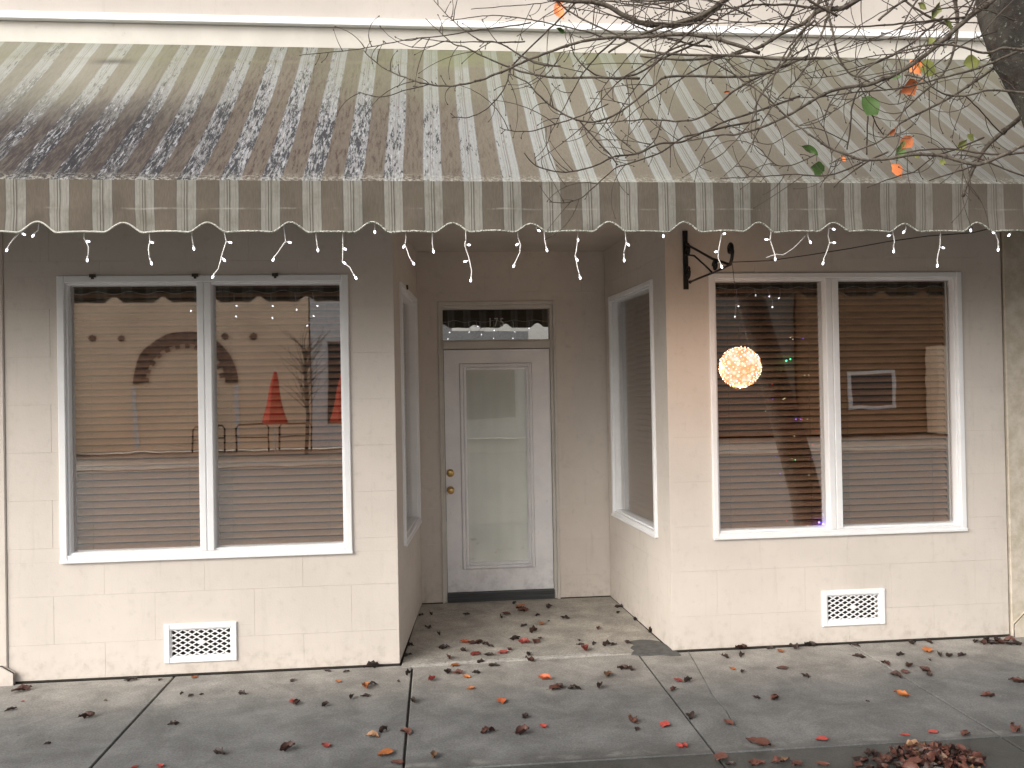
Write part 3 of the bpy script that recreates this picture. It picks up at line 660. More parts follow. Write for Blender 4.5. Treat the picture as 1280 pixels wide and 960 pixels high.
# ------------------------------------------------------------------ icicle lights under the valance
YI = YF+.035
ic = thing('icicle_lights', 'string of white icicle lights hanging under the striped awning edge', 'string lights', (.5, YI, 2.6))
drops = [  # (wire pixels), [bulbs: (wire point -> bulb tip)]
 ([(23.4, 283), (25, 290.6), (15.6, 301.5), (10, 309)], [((25, 290.6), (31, 293.4)), ((10, 309), (8, 313.5))]),
 ([(50, 277), (47, 287.5), (44, 291)], [((44, 291), (40.6, 295.5))]),
 ([(105.5, 286), (104.7, 298), (107, 301), (111, 309), (109.5, 320)], [((107, 301), (111, 302)), ((109.5, 320), (109, 326.5))]),
 ([(186, 284), (187, 300), (186, 312), (187, 322)], [((187, 302), (190, 303)), ((187, 322), (190, 331))]),
 ([(239, 284), (240, 296), (241.5, 306)], [((241.5, 306), (242.5, 312))]),
 ([(277, 284), (283, 302), (278, 318), (273, 336), (268, 342)], [((283, 302), (289, 303.4)), ((278, 322), (281, 326)), ((268, 342), (265.5, 347))]),
 ([(354, 284), (357, 302), (347, 316), (343, 321)], [((357, 302), (363.5, 303.2)), ((343, 321), (341, 325.5))]),
 ([(394, 286), (395.5, 300), (397, 308)], [((397, 308), (397.5, 314))]),
 ([(429, 287), (428.5, 310), (428, 327), (437, 334), (442, 343)], [((428.5, 310), (430.5, 311)), ((428, 327), (431, 329)), ((442, 343), (445.5, 348.5))]),
 ([(468.5, 283), (468.5, 287)], [((468.5, 287), (468.5, 290.5))]),
 ([(504.5, 287), (507.7, 297), (506.5, 305.5), (511, 319.5), (514, 325)], [((506.5, 305.5), (504.2, 309)), ((514, 325), (517.7, 330.5))]),
 ([(540.5, 288), (540.5, 304), (541, 310)], [((541, 310), (542, 315.5))]),
 ([(582.4, 287), (582.4, 299.7), (580.7, 306), (585.7, 321), (589.8, 339), (589, 346)], [((580.7, 306), (587.5, 306.2)), ((585.7, 326), (580.5, 327)), ((589, 346), (588.3, 351.5))]),
 ([(644.7, 287), (648, 298), (650.5, 306), (649.7, 316), (644, 328)], [((648.5, 304), (646.5, 305.5)), ((644, 328), (641.8, 333.5))]),
 ([(668, 284), (671, 287)], [((671, 287), (674, 288.5))]),
 ([(679, 286), (681, 300), (682.5, 308)], [((682.5, 308), (684, 314))]),
 ([(722, 286), (722, 300), (719, 320), (722, 334), (724, 342)], [((722, 297), (722.5, 300.5)), ((719, 320), (722, 326)), ((724, 342), (725.5, 348.5))]),
 ([(780, 287), (783, 303), (780, 315), (780, 321)], [((783, 303), (786, 306.5)), ((780, 321), (780.3, 326.5))]),
 ([(829, 287), (829, 291)], [((829, 291), (829.2, 296))]),
 ([(903, 288), (901, 296), (898.3, 314), (898.3, 323), (901, 330)], [((902, 293), (906, 292)), ((898.3, 314), (894, 315)), ((901, 330), (902.5, 334.5))]),
 ([(965.7, 286), (963.3, 299.8), (968.4, 316), (968.8, 320)], [((963.3, 299.8), (956.5, 299.3)), ((968.8, 320), (969, 325))]),
 ([(1009, 288), (1009.7, 296), (1011, 299)], [((1011, 299), (1013.5, 303.6))]),
 ([(1036.6, 284), (1035.7, 294.4), (1037.5, 303.4), (1033, 316), (1030, 324)], [((1036.6, 284.5), (1043.5, 287)), ((1037.5, 303.4), (1044, 303.4)), ((1030, 324), (1028.4, 330.5))]),
 ([(1114, 285), (1116, 293), (1118, 302), (1117.3, 309)], [((1116, 293), (1109.5, 295)), ((1117.3, 309), (1117, 315.5))]),
 ([(1133, 283), (1132, 287)], [((1132, 287), (1129, 291))]),
 ([(1176, 285), (1174.7, 307), (1172.5, 320), (1172, 327)], [((1174.7, 309), (1180, 310)), ((1172, 327), (1171.5, 333.5))]),
 ([(1212, 282), (1213, 285)], [((1213, 285), (1213.5, 288.5))]),
 ([(1238, 285), (1245, 293), (1248, 300), (1248, 307)], [((1240, 288), (1242, 291)), ((1248, 307), (1247.6, 313.5))]),
 ([(1264, 283), (1264, 289)], [((1264, 290), (1260.5, 295))])]
M['halo'] = emit('led_lens', (.85, .82, 1.0), 3)
for wp, bs in drops:
    P = [at(u, v, Y=YI)+Vector((0, random.uniform(-.006, .006), 0)) for u, v in wp]
    P[0].z = max(P[0].z, ZB+.07)
    Q = []
    for i in range(len(P)-1):
        for t in (0, .34, .67):
            p = P[i].lerp(P[i+1], t); Q.append(p+Vector((noise.noise(p*40)*.0015, noise.noise(p*37+Vector((5, 0, 0)))*.003, 0)))
    Q.append(P[-1]); d = obj('drop_wire', MB().tube(Q, .0026, 6), 'wire_white', ic)
    for a, b in bs:
        A = at(*a, Y=YI); B = at(*b, Y=YI); ax = (B-A)
        if ax.length < .006: ax = Vector((0, 0, -.012)); 
        ax = ax.normalized(); B2 = A+ax*max((B-A).length, .014)
        obj('socket', MB().tube([A, A.lerp(B2, .55)], .0038, 6), 'wire_white', d)
        obj('bulb', MB().ell(A.lerp(B2, .78), (.005, .005, .0095), ax, 8, 5), 'bulb', d)
# main lead hooked along the inside of the valance
pts = []
for i in range(240):
    x = AX0+.2+(AX1-AX0-.4)*i/239; pts.append((x, YI+.004*math.sin(i*2.1), ZB+.075+.012*math.sin(i*.9)+.006*noise.noise((i*.3, 0, 0))))
obj('lead_wire', MB().tube(pts, .002, 5), 'wire_white', ic)
P = [at(u, v, Y=YI) for u, v in ((1012, 288), (1003, 299), (992, 310), (979, 318.6), (970, 317.7), (957.6, 322))]; obj('loose_wire', MB().tube(P, .0018, 5), 'wire_white', ic)

# ------------------------------------------------------------------ bracket with the glowing ball
BX = 1.71
br = thing('iron_bracket', 'black scrolled iron sign bracket on the wall right of the doorway', 'bracket', (BX, 0, 2.65))
mb = MB().cbox((BX-.017, -.014, 2.462), (BX+.017, -.0005, 2.862), .004); obj('back_plate', mb, 'black', br)
def scroll(c, r0, r1, a0, turns, n=26, sx=1):
    return [Vector((BX, c[0]+sx*(r0+(r1-r0)*k/n)*math.cos(a0+turns*2*math.pi*k/n), c[1]+(r0+(r1-r0)*k/n)*math.sin(a0+turns*2*math.pi*k/n))) for k in range(n+1)]
TIP = Vector((BX, -.86, 2.50))
mb = MB().tube([(BX, -.008, 2.775), (BX, -.25, 2.69), (BX, -.55, 2.585), TIP], [.008]*4, 8); obj('upper_stay', mb, 'black', br)
mb = MB().tube([(BX, -.10, 2.50), (BX, -.3, 2.50), (BX, -.6, 2.495), TIP], [.007]*4, 8); mb.ell((BX, -.10, 2.50), .012); obj('arm', mb, 'black', br)
mb = MB().tube([(BX, -.01, 2.70), (BX, -.2, 2.66), (BX, -.42, 2.56), (BX, -.55, 2.498)], .006, 8); obj('lower_stay', mb, 'black', br)
mb = MB().tube([TIP, TIP+Vector((0, -.03, .03)), TIP+Vector((0, -.045, .07))]+scroll((-.86+.012-.02, 2.59), .032, .010, math.pi, -1.4), .010, 8); obj('scroll', mb, 'black', br)
mb = MB().tube(scroll((-.055, 2.72), .045, .012, math.pi*.5, 1.3), .008, 8); obj('scroll', mb, 'black', br); mb = MB().tube(scroll((-.055, 2.575), .045, .012, -math.pi*.5, -1.3), .008, 8); obj('scroll', mb, 'black', br)
mb = MB().tube(scroll((-.60, 2.535), .035, .010, 0, 1.4), .009, 8); obj('scroll', mb, 'black', br)
bc = at(925, 459, Y=TIP.y-.0); BR = .1235
ball = thing('light_ball', 'glowing warm white ball of tiny lights hanging before the right window', 'light ball', bc)
s = NT('ball_glow'); co = s.new('ShaderNodeTexCoord').outputs['Object']; vo = s.new('ShaderNodeTexVoronoi'); vo.inputs['Scale'].default_value = 34; s.L(co, vo.inputs['Vector'])
n = s.noise(14, 4, .6, co); lwt = s.new('ShaderNodeLayerWeight'); lwt.inputs[0].default_value = .5
colr = s.ramp(vo.outputs['Distance'], [(0, (1, .88, .74)), (.28, (1, .66, .46)), (.55, (.95, .33, .15))]); colr = s.mix(s.mapr(n, .45, .7), colr, (1, .72, .66))
s.L(colr, s.b.inputs['Emission Color']); s.b.inputs['Emission Strength'].default_value = .78
M['ball'] = s.fin((.12, .06, .03), .6)
obj('globe', MB().ell(bc, BR*.93, None, 36, 24), 'ball', ball)
m1 = emit('ball_bulb_white', (1, .88, .68), 1.25); m2 = emit('ball_bulb_amber', (1, .42, .14), .9)
b1, b2 = MB(), MB(); N = 330
for k in range(N):
    z = 1-2*(k+.5)/N; r = math.sqrt(1-z*z); t = k*2.39996; p = Vector((r*math.cos(t), r*math.sin(t), z))
    (b1 if random.random() < .62 else b2).ell(bc+p*(BR*random.uniform(.93, .985)), .0036, None, 5, 3)
o = obj('small_lights', b1, m1, ball); o['kind'] = 'stuff'; o = obj('amber_lights', b2, m2, ball); o['kind'] = 'stuff'
obj('hanging_wire', MB().tube([TIP+Vector((0, -.03, .02)), bc+Vector((-.01, 0, .35)), bc+Vector((0, 0, BR*.9))], .0016, 5), 'cord', ball)
P = [TIP+Vector((.0, -.03, .01))]+[at(u, v, Y=y) for u, v, y in ((960, 326, -.93), (1010, 319, -1.05), (1060, 311, -1.15), (1110, 302, -1.25), (1160, 295, -1.33), (1215, 291, -1.38), (1262, 280, -1.40))]
for k_ in range(4):      # the ball's own light: warm lamps just outside its shell
    dv = [(1, 0, 0), (-1, 0, 0), (0, 1, 0), (0, 0, -1)][k_]
    ld = bpy.data.lights.new('ball_lamp', 'POINT'); ld.energy = 1.1; ld.color = (1, .52, .24); ld.shadow_soft_size = .006
    lo = bpy.data.objects.new('ball_lamp', ld); COL.objects.link(lo); lo.parent = ball; lo.location = Vector(dv)*BR*1.08
pc = obj('power_cord', MB().tube(P, .0028, 6), 'cord'); tag(pc, 'thin dark power cord running from the iron bracket along under the awning', 'cord')

# ------------------------------------------------------------------ leaves
def leaf_mesh(name, mat, L, W_, curl, fold, twist, nz, seed, crumple=.0):
    rnd = random.Random(seed); nu, nv = 7, 5; vs = []; fs = []
    prof = [0.05, .55, .88, 1, .86, .5, .04]
    for i in range(nu):
        t = i/(nu-1); x = (t-.5)*L; hw = W_*.5*prof[i]*(1+rnd.uniform(-.12, .12))
        for j in range(nv):
            s_ = j/(nv-1)*2-1; y = s_*hw*(1-.25*fold*abs(s_)); z = fold*abs(s_)*hw*1.1+curl*((t-.5)*2)**2*L*.35
            a = twist*(t-.5); y, z = y*math.cos(a)-z*math.sin(a), y*math.sin(a)+z*math.cos(a)
            z += crumple*L*noise.noise((i*.9+seed, j*.9, seed*.3)); x2 = x+crumple*L*.5*noise.noise((i*.9, j*.8+9, seed))
            vs.append(Vector((x2, y, z)))
    for i in range(nu-1):
        for j in range(nv-1): fs.append((i*nv+j, (i+1)*nv+j, (i+1)*nv+j+1, i*nv+j+1))
    mb = MB().add(vs, fs, True)
    # stalk
    mb.tube([vs[2], vs[2]+Vector((-.14*L, .02*L, .03*L)), vs[2]+Vector((-.26*L, .05*L, .02*L))], [.012*L, .01*L, .008*L], 4)
    if nz:
        mn = min(v.z for v in mb.v); mb.v = [v-Vector((0, 0, mn)) for v in mb.v]
    return mb.mesh(name, mat)
VAR = [(1, .82, .25, .35, .3, .16), (1, .75, .55, .7, .7, .24), (1, .62, .3, 1.3, .9, .25), (1, .85, .12, .2, .3, .14), (.9, .62, .8, 1.0, 1.5, .34), (1, .75, -.35, .5, -.8, .28), (.9, .7, .6, .4, 1.9, .4)]
cache = {}
def leaf(c, k):
    if (c, k) not in cache:
        L_, W_, cu, fo, tw, cr = VAR[k]; cache[(c, k)] = leaf_mesh('leaf', LC[c], L_, W_, cu, fo, tw, True, k*3+1, cr)
    return cache[(c, k)]
D, B_, RD, OR, TN = 'dark', 'redbrown', 'red', 'orange', 'tan'
raw = []
for u, v, c, z in [(80, 665, B_, 62), (40, 740, D, 38), (85, 710, RD, 12), (325, 768, B_, 50), (178, 870, D, 22), (493, 628, D, 46), (730, 617, OR, 28), (600, 628, D, 20), (650, 797, D, 36), (682, 682, D, 18), (715, 688, D, 26), (755, 685, D, 16), (908, 683, D, 30), (1097, 630, D, 28), (1100, 708, RD, 40), (1112, 716, B_, 40), (1220, 725, D, 32), (1228, 596, D, 28), (1268, 635, OR, 26), (822, 905, D, 48), (1078, 888, B_, 58), (1222, 875, RD, 42), (600, 952, RD, 32), (505, 955, RD, 24), (395, 708, TN, 14)]:
    raw.append((u/3, 640+v/3, c, z/3))
for u, v, c, z in [(18, 598, D, 22), (112, 582, D, 50), (250, 607, D, 35), (248, 538, D, 32), (258, 503, D, 26), (298, 388, D, 18), (336, 384, D, 32), (468, 384, D, 24), (325, 435, D, 32), (364, 460, D, 30), (384, 513, D, 36), (457, 522, D, 30), (90, 657, OR, 48), (118, 646, D, 28), (38, 698, D, 34), (88, 690, D, 34), (212, 636, D, 15), (268, 710, D, 40), (338, 629, RD, 38), (240, 822, B_, 58), (156, 820, D, 44), (116, 838, TN, 50), (165, 905, OR, 62), (208, 937, B_, 48), (348, 915, TN, 44), (403, 548, B_, 38), (425, 575, OR, 34), (398, 600, D, 44), (435, 605, B_, 38), (468, 617, OR, 32), (505, 604, D, 28), (462, 490, 'flame', 34), (490, 490, B_, 36), (515, 492, B_, 36), (540, 498, D, 32), (560, 505, D, 24), (502, 530, RD, 44), (553, 538, D, 32), (522, 562, D, 30), (572, 575, D, 38), (605, 529, RD, 36), (630, 518, B_, 24), (485, 662, OR, 30), (600, 708, 'flame', 46), (762, 625, 'flame', 44), (648, 342, D, 26), (672, 352, OR, 34), (680, 372, B_, 38), (668, 366, D, 30), (618, 383, B_, 34), (600, 396, D, 28), (683, 427, D, 26), (735, 390, D, 18), (750, 420, OR, 28), (720, 450, B_, 40), (777, 411, D, 12), (778, 356, D, 36), (838, 398, D, 36), (650, 478, D, 38), (684, 492, RD, 38), (728, 485, B_, 46), (743, 475, D, 22), (703, 535, D, 38), (705, 555, B_, 42), (890, 482, D, 26), (895, 498, B_, 28), (913, 518, RD, 46), (947, 496, D, 28), (995, 500, D, 36), (1022, 498, D, 26), (1070, 493, D, 30), (962, 438, B_, 32), (1043, 357, D, 34), (1037, 378, D, 24), (1103, 403, D, 32), (1163, 450, D, 36), (998, 610, TN, 50), (1055, 588, B_, 40), (1080, 590, D, 34), (800, 660, B_, 50), (818, 656, D, 40), (873, 660, D, 46), (968, 657, D, 44), (1092, 780, B_, 60), (1105, 812, D, 32), (1213, 798, RD, 48), (1268, 875, RD, 36), (1245, 665, B_, 40), (1262, 630, RD, 36), (690, 768, D, 36), (755, 803, RD, 34), (678, 828, B_, 58), (548, 822, B_, 50)]:
    raw.append((427+u/3, 640+v/3, c, z/3))
for u, v, c, z in [(220, 510, B_, 42), (330, 512, D, 28), (368, 520, OR, 32), (420, 508, D, 42), (480, 500, D, 40), (552, 497, D, 20), (652, 500, D, 28), (862, 490, D, 42), (925, 488, D, 32), (160, 543, D, 36), (222, 537, D, 40), (662, 542, D, 42), (818, 535, D, 36), (920, 518, OR, 50), (965, 535, D, 42), (1000, 540, D, 36), (1048, 537, D, 42), (762, 566, B_, 40), (850, 578, B_, 38), (835, 597, B_, 40), (927, 555, D, 20), (910, 595, B_, 46), (925, 610, D, 36), (800, 612, D, 48), (188, 588, OR, 26), (226, 600, D, 30), (375, 583, B_, 42), (462, 615, D, 40), (22, 633, D, 48), (278, 697, D, 30), (347, 700, B_, 44), (695, 710, D, 16), (822, 685, OR, 48), (1145, 690, B_, 48), (1255, 635, B_, 48), (28, 765, D, 48), (173, 790, B_, 44), (8, 877, RD, 32), (285, 865, B_, 86), (523, 852, RD, 46), (940, 823, RD, 38), (835, 835, RD, 30), (1062, 830, B_, 48), (1250, 815, B_, 64), (145, 920, B_, 62), (180, 945, D, 36), (262, 938, B_, 46), (290, 942, B_, 46), (360, 935, B_, 46), (385, 930, TN, 40), (430, 945, B_, 46), (525, 945, B_, 44),
                   (1100, 485, D, 36), (1125, 488, B_, 40), (1150, 484, D, 40), (1165, 492, D, 42), (1190, 486, B_, 44), (1210, 492, D, 40), (1232, 485, B_, 44), (1250, 495, D, 40), (1180, 480, D, 36), (1140, 480, D, 30)]:
    raw.append((853+u/3, 640+v/3, c, z/3))
CN = {'dark': 'dark brown', 'redbrown': 'reddish brown', 'red': 'bright red', 'orange': 'orange', 'tan': 'tan', 'flame': 'vivid orange'}
SH = ['softly cupped', 'curled', 'folded', 'flat', 'tightly curled', 'arched', 'twisted']
def place(x, y):
    if y > .02 and XC1 < x < XC2:
        return ('close to the door' if y > 1.0 else ('on the mid doorstep' if y > .45 else 'on the front doorstep'))+(' left' if x < .25 else (' right' if x > .95 else ' centre'))
    if x < -1.76: b = 'far left'
    elif x < -1.2: b = 'before the left vent'
    elif x < XC1: b = 'left of the doorway'
    elif x < .55: b = 'before the doorway\'s left'
    elif x < XC2: b = 'before the doorway\'s right'
    elif x < 2.5: b = 'right of the doorway'
    elif x < 3.15: b = 'before the right vent'
    else: b = 'far right'
    return ('by the wall' if y > -.16 else ('mid sidewalk' if y > -.95 else 'outer sidewalk'))+' '+b
recs = []
for i, (u, v, c, z) in enumerate(raw):
    p = at(u, v+z*.12, Z=0); dep = (p-CAM).dot(FW); L = max(.022, z*dep/F_PX*1.12)
    if c == 'dark': k = random.choice([1, 2, 4, 5, 6, 2])
    elif c in ('red', 'orange', 'flame'): k = random.choice([0, 3, 1, 0])
    else: k = random.choice([0, 1, 2, 5, 6])
    recs.append([p, c, k, L])
lab = {}
for r in recs:
    key = f"{'small ' if r[3] < .05 else ''}{SH[r[2]].split()[-1]} {CN[r[1]]} leaf {place(r[0].x, r[0].y)}"; lab.setdefault(key, []).append(r)
ORD = ['first', 'second', 'third', 'fourth', 'fifth', 'sixth', 'seventh', 'eighth', 'ninth', 'tenth']
for key, rs in lab.items():
    rs.sort(key=lambda q: (q[0]-CAM).dot(RT)/(q[0]-CAM).dot(FW))
    for n_, r in enumerate(rs):
        l = key if len(rs) == 1 else (f"{key}, {['left', 'right'][n_]} one" if len(rs) == 2 else f"{key}, {ORD[n_]} from left")
        p, c, k, L = r; z0 = .004 if (p.y > -.02 and XC1 < p.x < XC2) else .0008
        o = inst('fallen_leaf', leaf(c, k), None, (p.x, p.y, z0), (0, 0, random.uniform(0, 6.28)), (L, L, L*random.uniform(.55, 1.05)))
        tag(o, l, 'leaf', 'fallen leaves scattered on the sidewalk')
# pile by the outer edge, lower right of the photograph
for k in range(96):
    u = random.gauss(1163, 30); v = 937+abs(random.gauss(0, 14))+abs(u-1163)*.12
    if not 1085 < u < 1228 or v > 985: continue
    c = random.choice([B_, B_, D, D, B_, D, D, TN, B_, B_, D]); p = at(u, v, Z=.0); h = max(0, .022*(1-((u-1163)/55)**2))*random.random()
    L = random.uniform(.06, .095); kk = random.randrange(7)
    o = inst('piled_leaf', leaf(c, kk), None, (p.x, p.y, h), (random.uniform(-.5, .5), random.uniform(-.5, .5), random.uniform(0, 6.28)), L)
    tag(o, f'{SH[kk].split()[-1]} {CN[c]} leaf '+('on the left side' if u < 1146 else ('on the right side' if u > 1180 else 'in the middle'))+(', at the back,' if v < 948 else ', at the front,')+' of the small sidewalk heap', 'leaf', 'leaves heaped at the outer edge of the sidewalk')
for k in range(14):
    u = random.uniform(1070, 1110); v = random.uniform(946, 975); p = at(u, v, Z=0)
    o = inst('piled_leaf', leaf(random.choice([B_, D]), random.randrange(7)), None, (p.x, p.y, 0), (0, 0, random.uniform(0, 6.28)), random.uniform(.05, .08))
    tag(o, f"{'small' if o.scale.x < .065 else 'larger'} dark leaf trailing {'well' if u < 1085 else 'just'} left of the small heap{' near the joint' if v < 958 else ' at the outermost edge'}", 'leaf', 'leaves trailing left of the heap')

# ------------------------------------------------------------------ tree
TY = -1.95
tree = thing('street_tree', 'nearly bare street tree with lichened dark trunk and a few orange and green leaves', 'tree', (3.55, TY, 0))
mb = MB(); ctl = [(3.62, 0), (3.45, .8), (3.22, 1.7), (3.02, 2.4), (2.875, 3.0), (2.70, 3.32), (2.63, 3.6), (2.60, 4.1), (2.72, 4.8), (2.95, 5.6)]
def cr(P, n):
    out = []
    for i in range(len(P)-1):
        p0, p1, p2, p3 = P[max(i-1, 0)], P[i], P[i+1], P[min(i+2, len(P)-1)]
        for k in range(n):
            t = k/n; out.append(.5*((2*p1)+(p2-p0)*t+(2*p0-5*p1+4*p2-p3)*t*t+(3*p1-p0-3*p2+p3)*t**3))
    out.append(P[-1]); return out
tp_ = cr([Vector((x, TY, z)) for x, z in ctl], 8); nn = len(tp_); seg = 20; vs = []
for i, p in enumerate(tp_):
    r = .150-.055*i/nn+(.05*max(0, 1-i/8))
    for k in range(seg):
        a = 2*math.pi*k/seg; rr = r*(1+.10*noise.noise((math.cos(a)*2, math.sin(a)*2, i*.25))+.05*noise.noise((math.cos(a)*6, math.sin(a)*6, i*.7)))
        vs.append(p+Vector((rr*math.cos(a), rr*math.sin(a), 0)))
mb.add(vs, [(i*seg+k, i*seg+(k+1) % seg, (i+1)*seg+(k+1) % seg, (i+1)*seg+k) for i in range(nn-1) for k in range(seg)], True); obj('trunk', mb, 'bark', tree)
mb = MB().prism([(3.0, -2.40), (4.25, -2.40), (4.25, -1.6), (3.0, -1.6)], -.01, .004); struct('tree_pit', mb, 'bark')
A = [  # traced branches: pixels, depth plane at start/end, start/end width in pixels
 ([(700, 83), (667, 78), (627, 55), (600, 50), (577, 35), (560, 20), (542, 0)], 3, 1), ([(800, 98), (737, 97), (694, 97), (654, 90), (634, 83), (607, 72), (584, 60), (567, 55), (550, 40), (532, 23)], 4, 1.2),
 ([(950, 66), (900, 50), (854, 43), (794, 47), (760, 47), (727, 52), (694, 62), (660, 75), (627, 90), (594, 102), (564, 107), (537, 106), (507, 97), (477, 83), (454, 63)], 6, 1.6),
 ([(537, 106), (510, 112), (477, 121), (447, 115)], 1.8, 1), ([(735, -12), (710, 13), (680, 43), (640, 83), (634, 103), (624, 120), (607, 137), (587, 146), (565, 147)], 3, 1.2),
 ([(760, 130), (720, 147), (694, 155), (667, 163), (640, 164), (625, 159)], 2.2, 1.2), ([(950, 150), (880, 165), (854, 177), (824, 180), (797, 192), (770, 195), (744, 207), (717, 214), (694, 214), (670, 207), (655, 191)], 3.5, 1.6),
 ([(1000, 120), (950, 138), (905, 152), (880, 165), (854, 172), (827, 190), (800, 200), (770, 210), (747, 230), (727, 247), (710, 253), (687, 252)], 3.4, 1.2),
 ([(1010, 70), (960, 90), (920, 96), (840, 95), (817, 107), (795, 125), (775, 140), (750, 151), (725, 151), (700, 140), (680, 125), (657, 102), (635, 92)], 4.5, 2),
 ([(725, 152), (745, 175), (760, 190), (772, 207)], 2.5, 2), ([(960, 90), (920, 112), (887, 140), (865, 150), (837, 151), (807, 149), (775, 152), (740, 155)], 4, 1.5), ([(827, 151), (820, 172), (800, 190), (760, 197)], 2, 1.5),
 ([(1000, -35), (950, -20), (910, -10), (900, 5), (875, 22), (850, 30), (825, 31), (800, 28), (780, 19), (760, 8), (740, 3), (700, 0), (640, -14)], 12, 5),
 ([(880, 50), (835, 70), (817, 80), (797, 92), (775, 97), (750, 96), (735, 87), (720, 72), (715, 60), (712, 40)], 3.5, 1.6), ([(1040, 72), (980, 74), (920, 70), (850, 68), (825, 66), (800, 60), (775, 45), (730, 25), (700, 5), (690, -12)], 4.5, 2),
 ([(1000, -30), (940, -15), (906, 0), (896, 7), (876, 20), (853, 27), (820, 36), (790, 48), (760, 66)], 10, 3), ([(1130, -30), (1080, -5), (1053, 10), (1026, 13), (1003, 30), (980, 40), (953, 57), (925, 66), (890, 72), (850, 75), (800, 70)], 9, 2.5),
 ([(1262, -25), (1241, 0), (1215, 18), (1185, 45), (1158, 68), (1126, 89), (1090, 104), (1066, 108), (1031, 117), (980, 147), (930, 166), (900, 169), (860, 176)], 10, 2), ([(880, 70), (930, 101), (959, 122), (986, 148), (1013, 169), (1037, 184), (1057, 193), (1084, 200), (1120, 197), (1138, 193), (1173, 194), (1215, 205), (1235, 202), (1280, 181), (1320, 160)], 2.2, 6),
 ([(1030, -10), (1036, 20), (1042, 45), (1048, 71), (1063, 92), (1078, 98), (1108, 113)], 4.5, 2), ([(1075, 110), (1066, 128), (1063, 160), (1059, 187)], 3, 2.2), ([(1085, 145), (1084, 166), (1084, 193)], 2, 2), ([(1088, 138), (1096, 157), (1105, 169)], 2, 1.4),
 ([(1084, 199), (1054, 214), (1025, 220), (989, 218), (947, 221), (900, 223)], 2.8, 1.2), ([(1110, 190), (1090, 199), (1066, 214), (1042, 234)], 3.2, 2), ([(1268, 65), (1265, 74), (1241, 86), (1215, 104), (1188, 122), (1158, 137), (1126, 154), (1102, 175), (1060, 193), (1040, 203)], 6, 1.6),
 ([(1330, 85), (1280, 142), (1256, 163), (1238, 178), (1221, 202), (1209, 229), (1204, 246)], 9, 4), ([(1230, 200), (1215, 208), (1185, 218), (1161, 226)], 3.4, 1.6), ([(1230, 172), (1185, 190), (1167, 196), (1143, 214), (1114, 223), (1084, 234)], 3, 1.4),
 ([(1196, -30), (1194, 0), (1197, 24), (1194, 53), (1185, 83), (1167, 104), (1137, 131), (1120, 150)], 7, 2), ([(1340, 130), (1280, 116), (1235, 113), (1212, 119), (1185, 119), (1167, 110), (1152, 98), (1130, 94)], 4, 1.8), ([(1206, 119), (1227, 140), (1247, 163), (1256, 168)], 2, 2), ([(1019, 193), (1001, 202), (983, 208), (965, 202), (952, 187)], 1.8, 1.2),
 ([(1060, 178), (1020, 160), (990, 165), (965, 180), (940, 176)], 1.6, 1), ([(1290, 190), (1240, 193), (1190, 186), (1150, 188), (1120, 193)], 3.5, 2), ([(1330, 235), (1280, 220), (1240, 205), (1215, 195), (1190, 194)], 3, 1.5), ([(1320, 60), (1280, 62), (1253, 60), (1230, 66), (1190, 56), (1150, 58), (1100, 75), (1070, 98)], 5, 2),
 ([(1025, 234), (1040, 200), (1030, 150), (1050, 110)], 1.2, 2), ([(905, 220), (930, 195), (955, 150), (975, 120), (1000, 95), (1020, 60), (1035, 20), (1045, -10)], 1.4, 4), ([(853, 222), (880, 205), (905, 190), (940, 150), (950, 120), (985, 70), (1010, 30), (1030, -15)], 1.2, 4)]
rnd = random.Random(21); tw = MB(); lines = []
def branch(px, w0, w1, y0, y1, nm='branch', n=5, jit=1.0):
    P = [Vector((u, v, 0)) for u, v in px]; Q = cr(P, n); m = len(Q); W3 = []; rr = []
    for i, q in enumerate(Q):
        t = i/(m-1); y = y0+(y1-y0)*t+.03*noise.noise((q.x*.02, q.y*.02, y0*9)); jj = Vector((noise.noise((q.x*.09, q.y*.09, 1)), noise.noise((q.x*.09, q.y*.09, 7)), 0))*jit*1.1
        W3.append(at(q.x+jj.x, q.y+jj.y, Y=y)); wd = (w0+(w1-w0)*t)*(1+.12*noise.noise((i*.8, y0, 3)))
        rr.append(max(wd, .9)*.5*(W3[-1]-CAM).dot(FW)/F_PX)
    lines.append((Q, W3, rr, y0, y1)); return W3, rr
for i, (px, w0, w1) in enumerate(A):
    y0 = -2.0+rnd.uniform(-.35, .3); y1 = y0+rnd.uniform(-.15, .2); y1 = min(y1, -1.58); y0 = min(y0, -1.58)
    if px[0] in ((537, 106), (725, 152), (827, 151), (1075, 110), (1085, 145)): y0 = y1 = -1.85
    P, r = branch(px, w0*.78, w1*.85, y0, y1); obj('branch', MB().tube(P, r, 6), 'limb' if max(w0, w1) > 3.9 else 'twig', tree)
# more fine long shoots in the dense upper right
for k in range(80):
    far = rnd.random() < .72
    u = rnd.uniform(880, 1330) if far else rnd.uniform(620, 900); v = rnd.uniform(-35, 60); a = R(rnd.uniform(150, 222)) if rnd.random() < .7 else R(rnd.uniform(20, 100)); ln = rnd.uniform(110, 330); n = 8; cv = R(rnd.uniform(-9, 9)); px = [(u, v)]
    for j in range(n):
        u += math.cos(a)*ln/n; v += -math.sin(a)*ln/n; px.append((u, v)); a += cv+R(rnd.uniform(-6, 6))
        if v > 150: break
    if min(p[0] for p in px) < 560 and rnd.random() < .8: continue
    y0 = -2.05+rnd.uniform(-.5, .35); y0 = min(y0, -1.58); w = rnd.uniform(1.2, 3.6); P, r = branch(px, w, .9, y0, min(y0+rnd.uniform(-.2, .2), -1.56), n=4); obj('branch', MB().tube(P, r, 5), 'twig' if w < 3.4 else 'limb', tree)
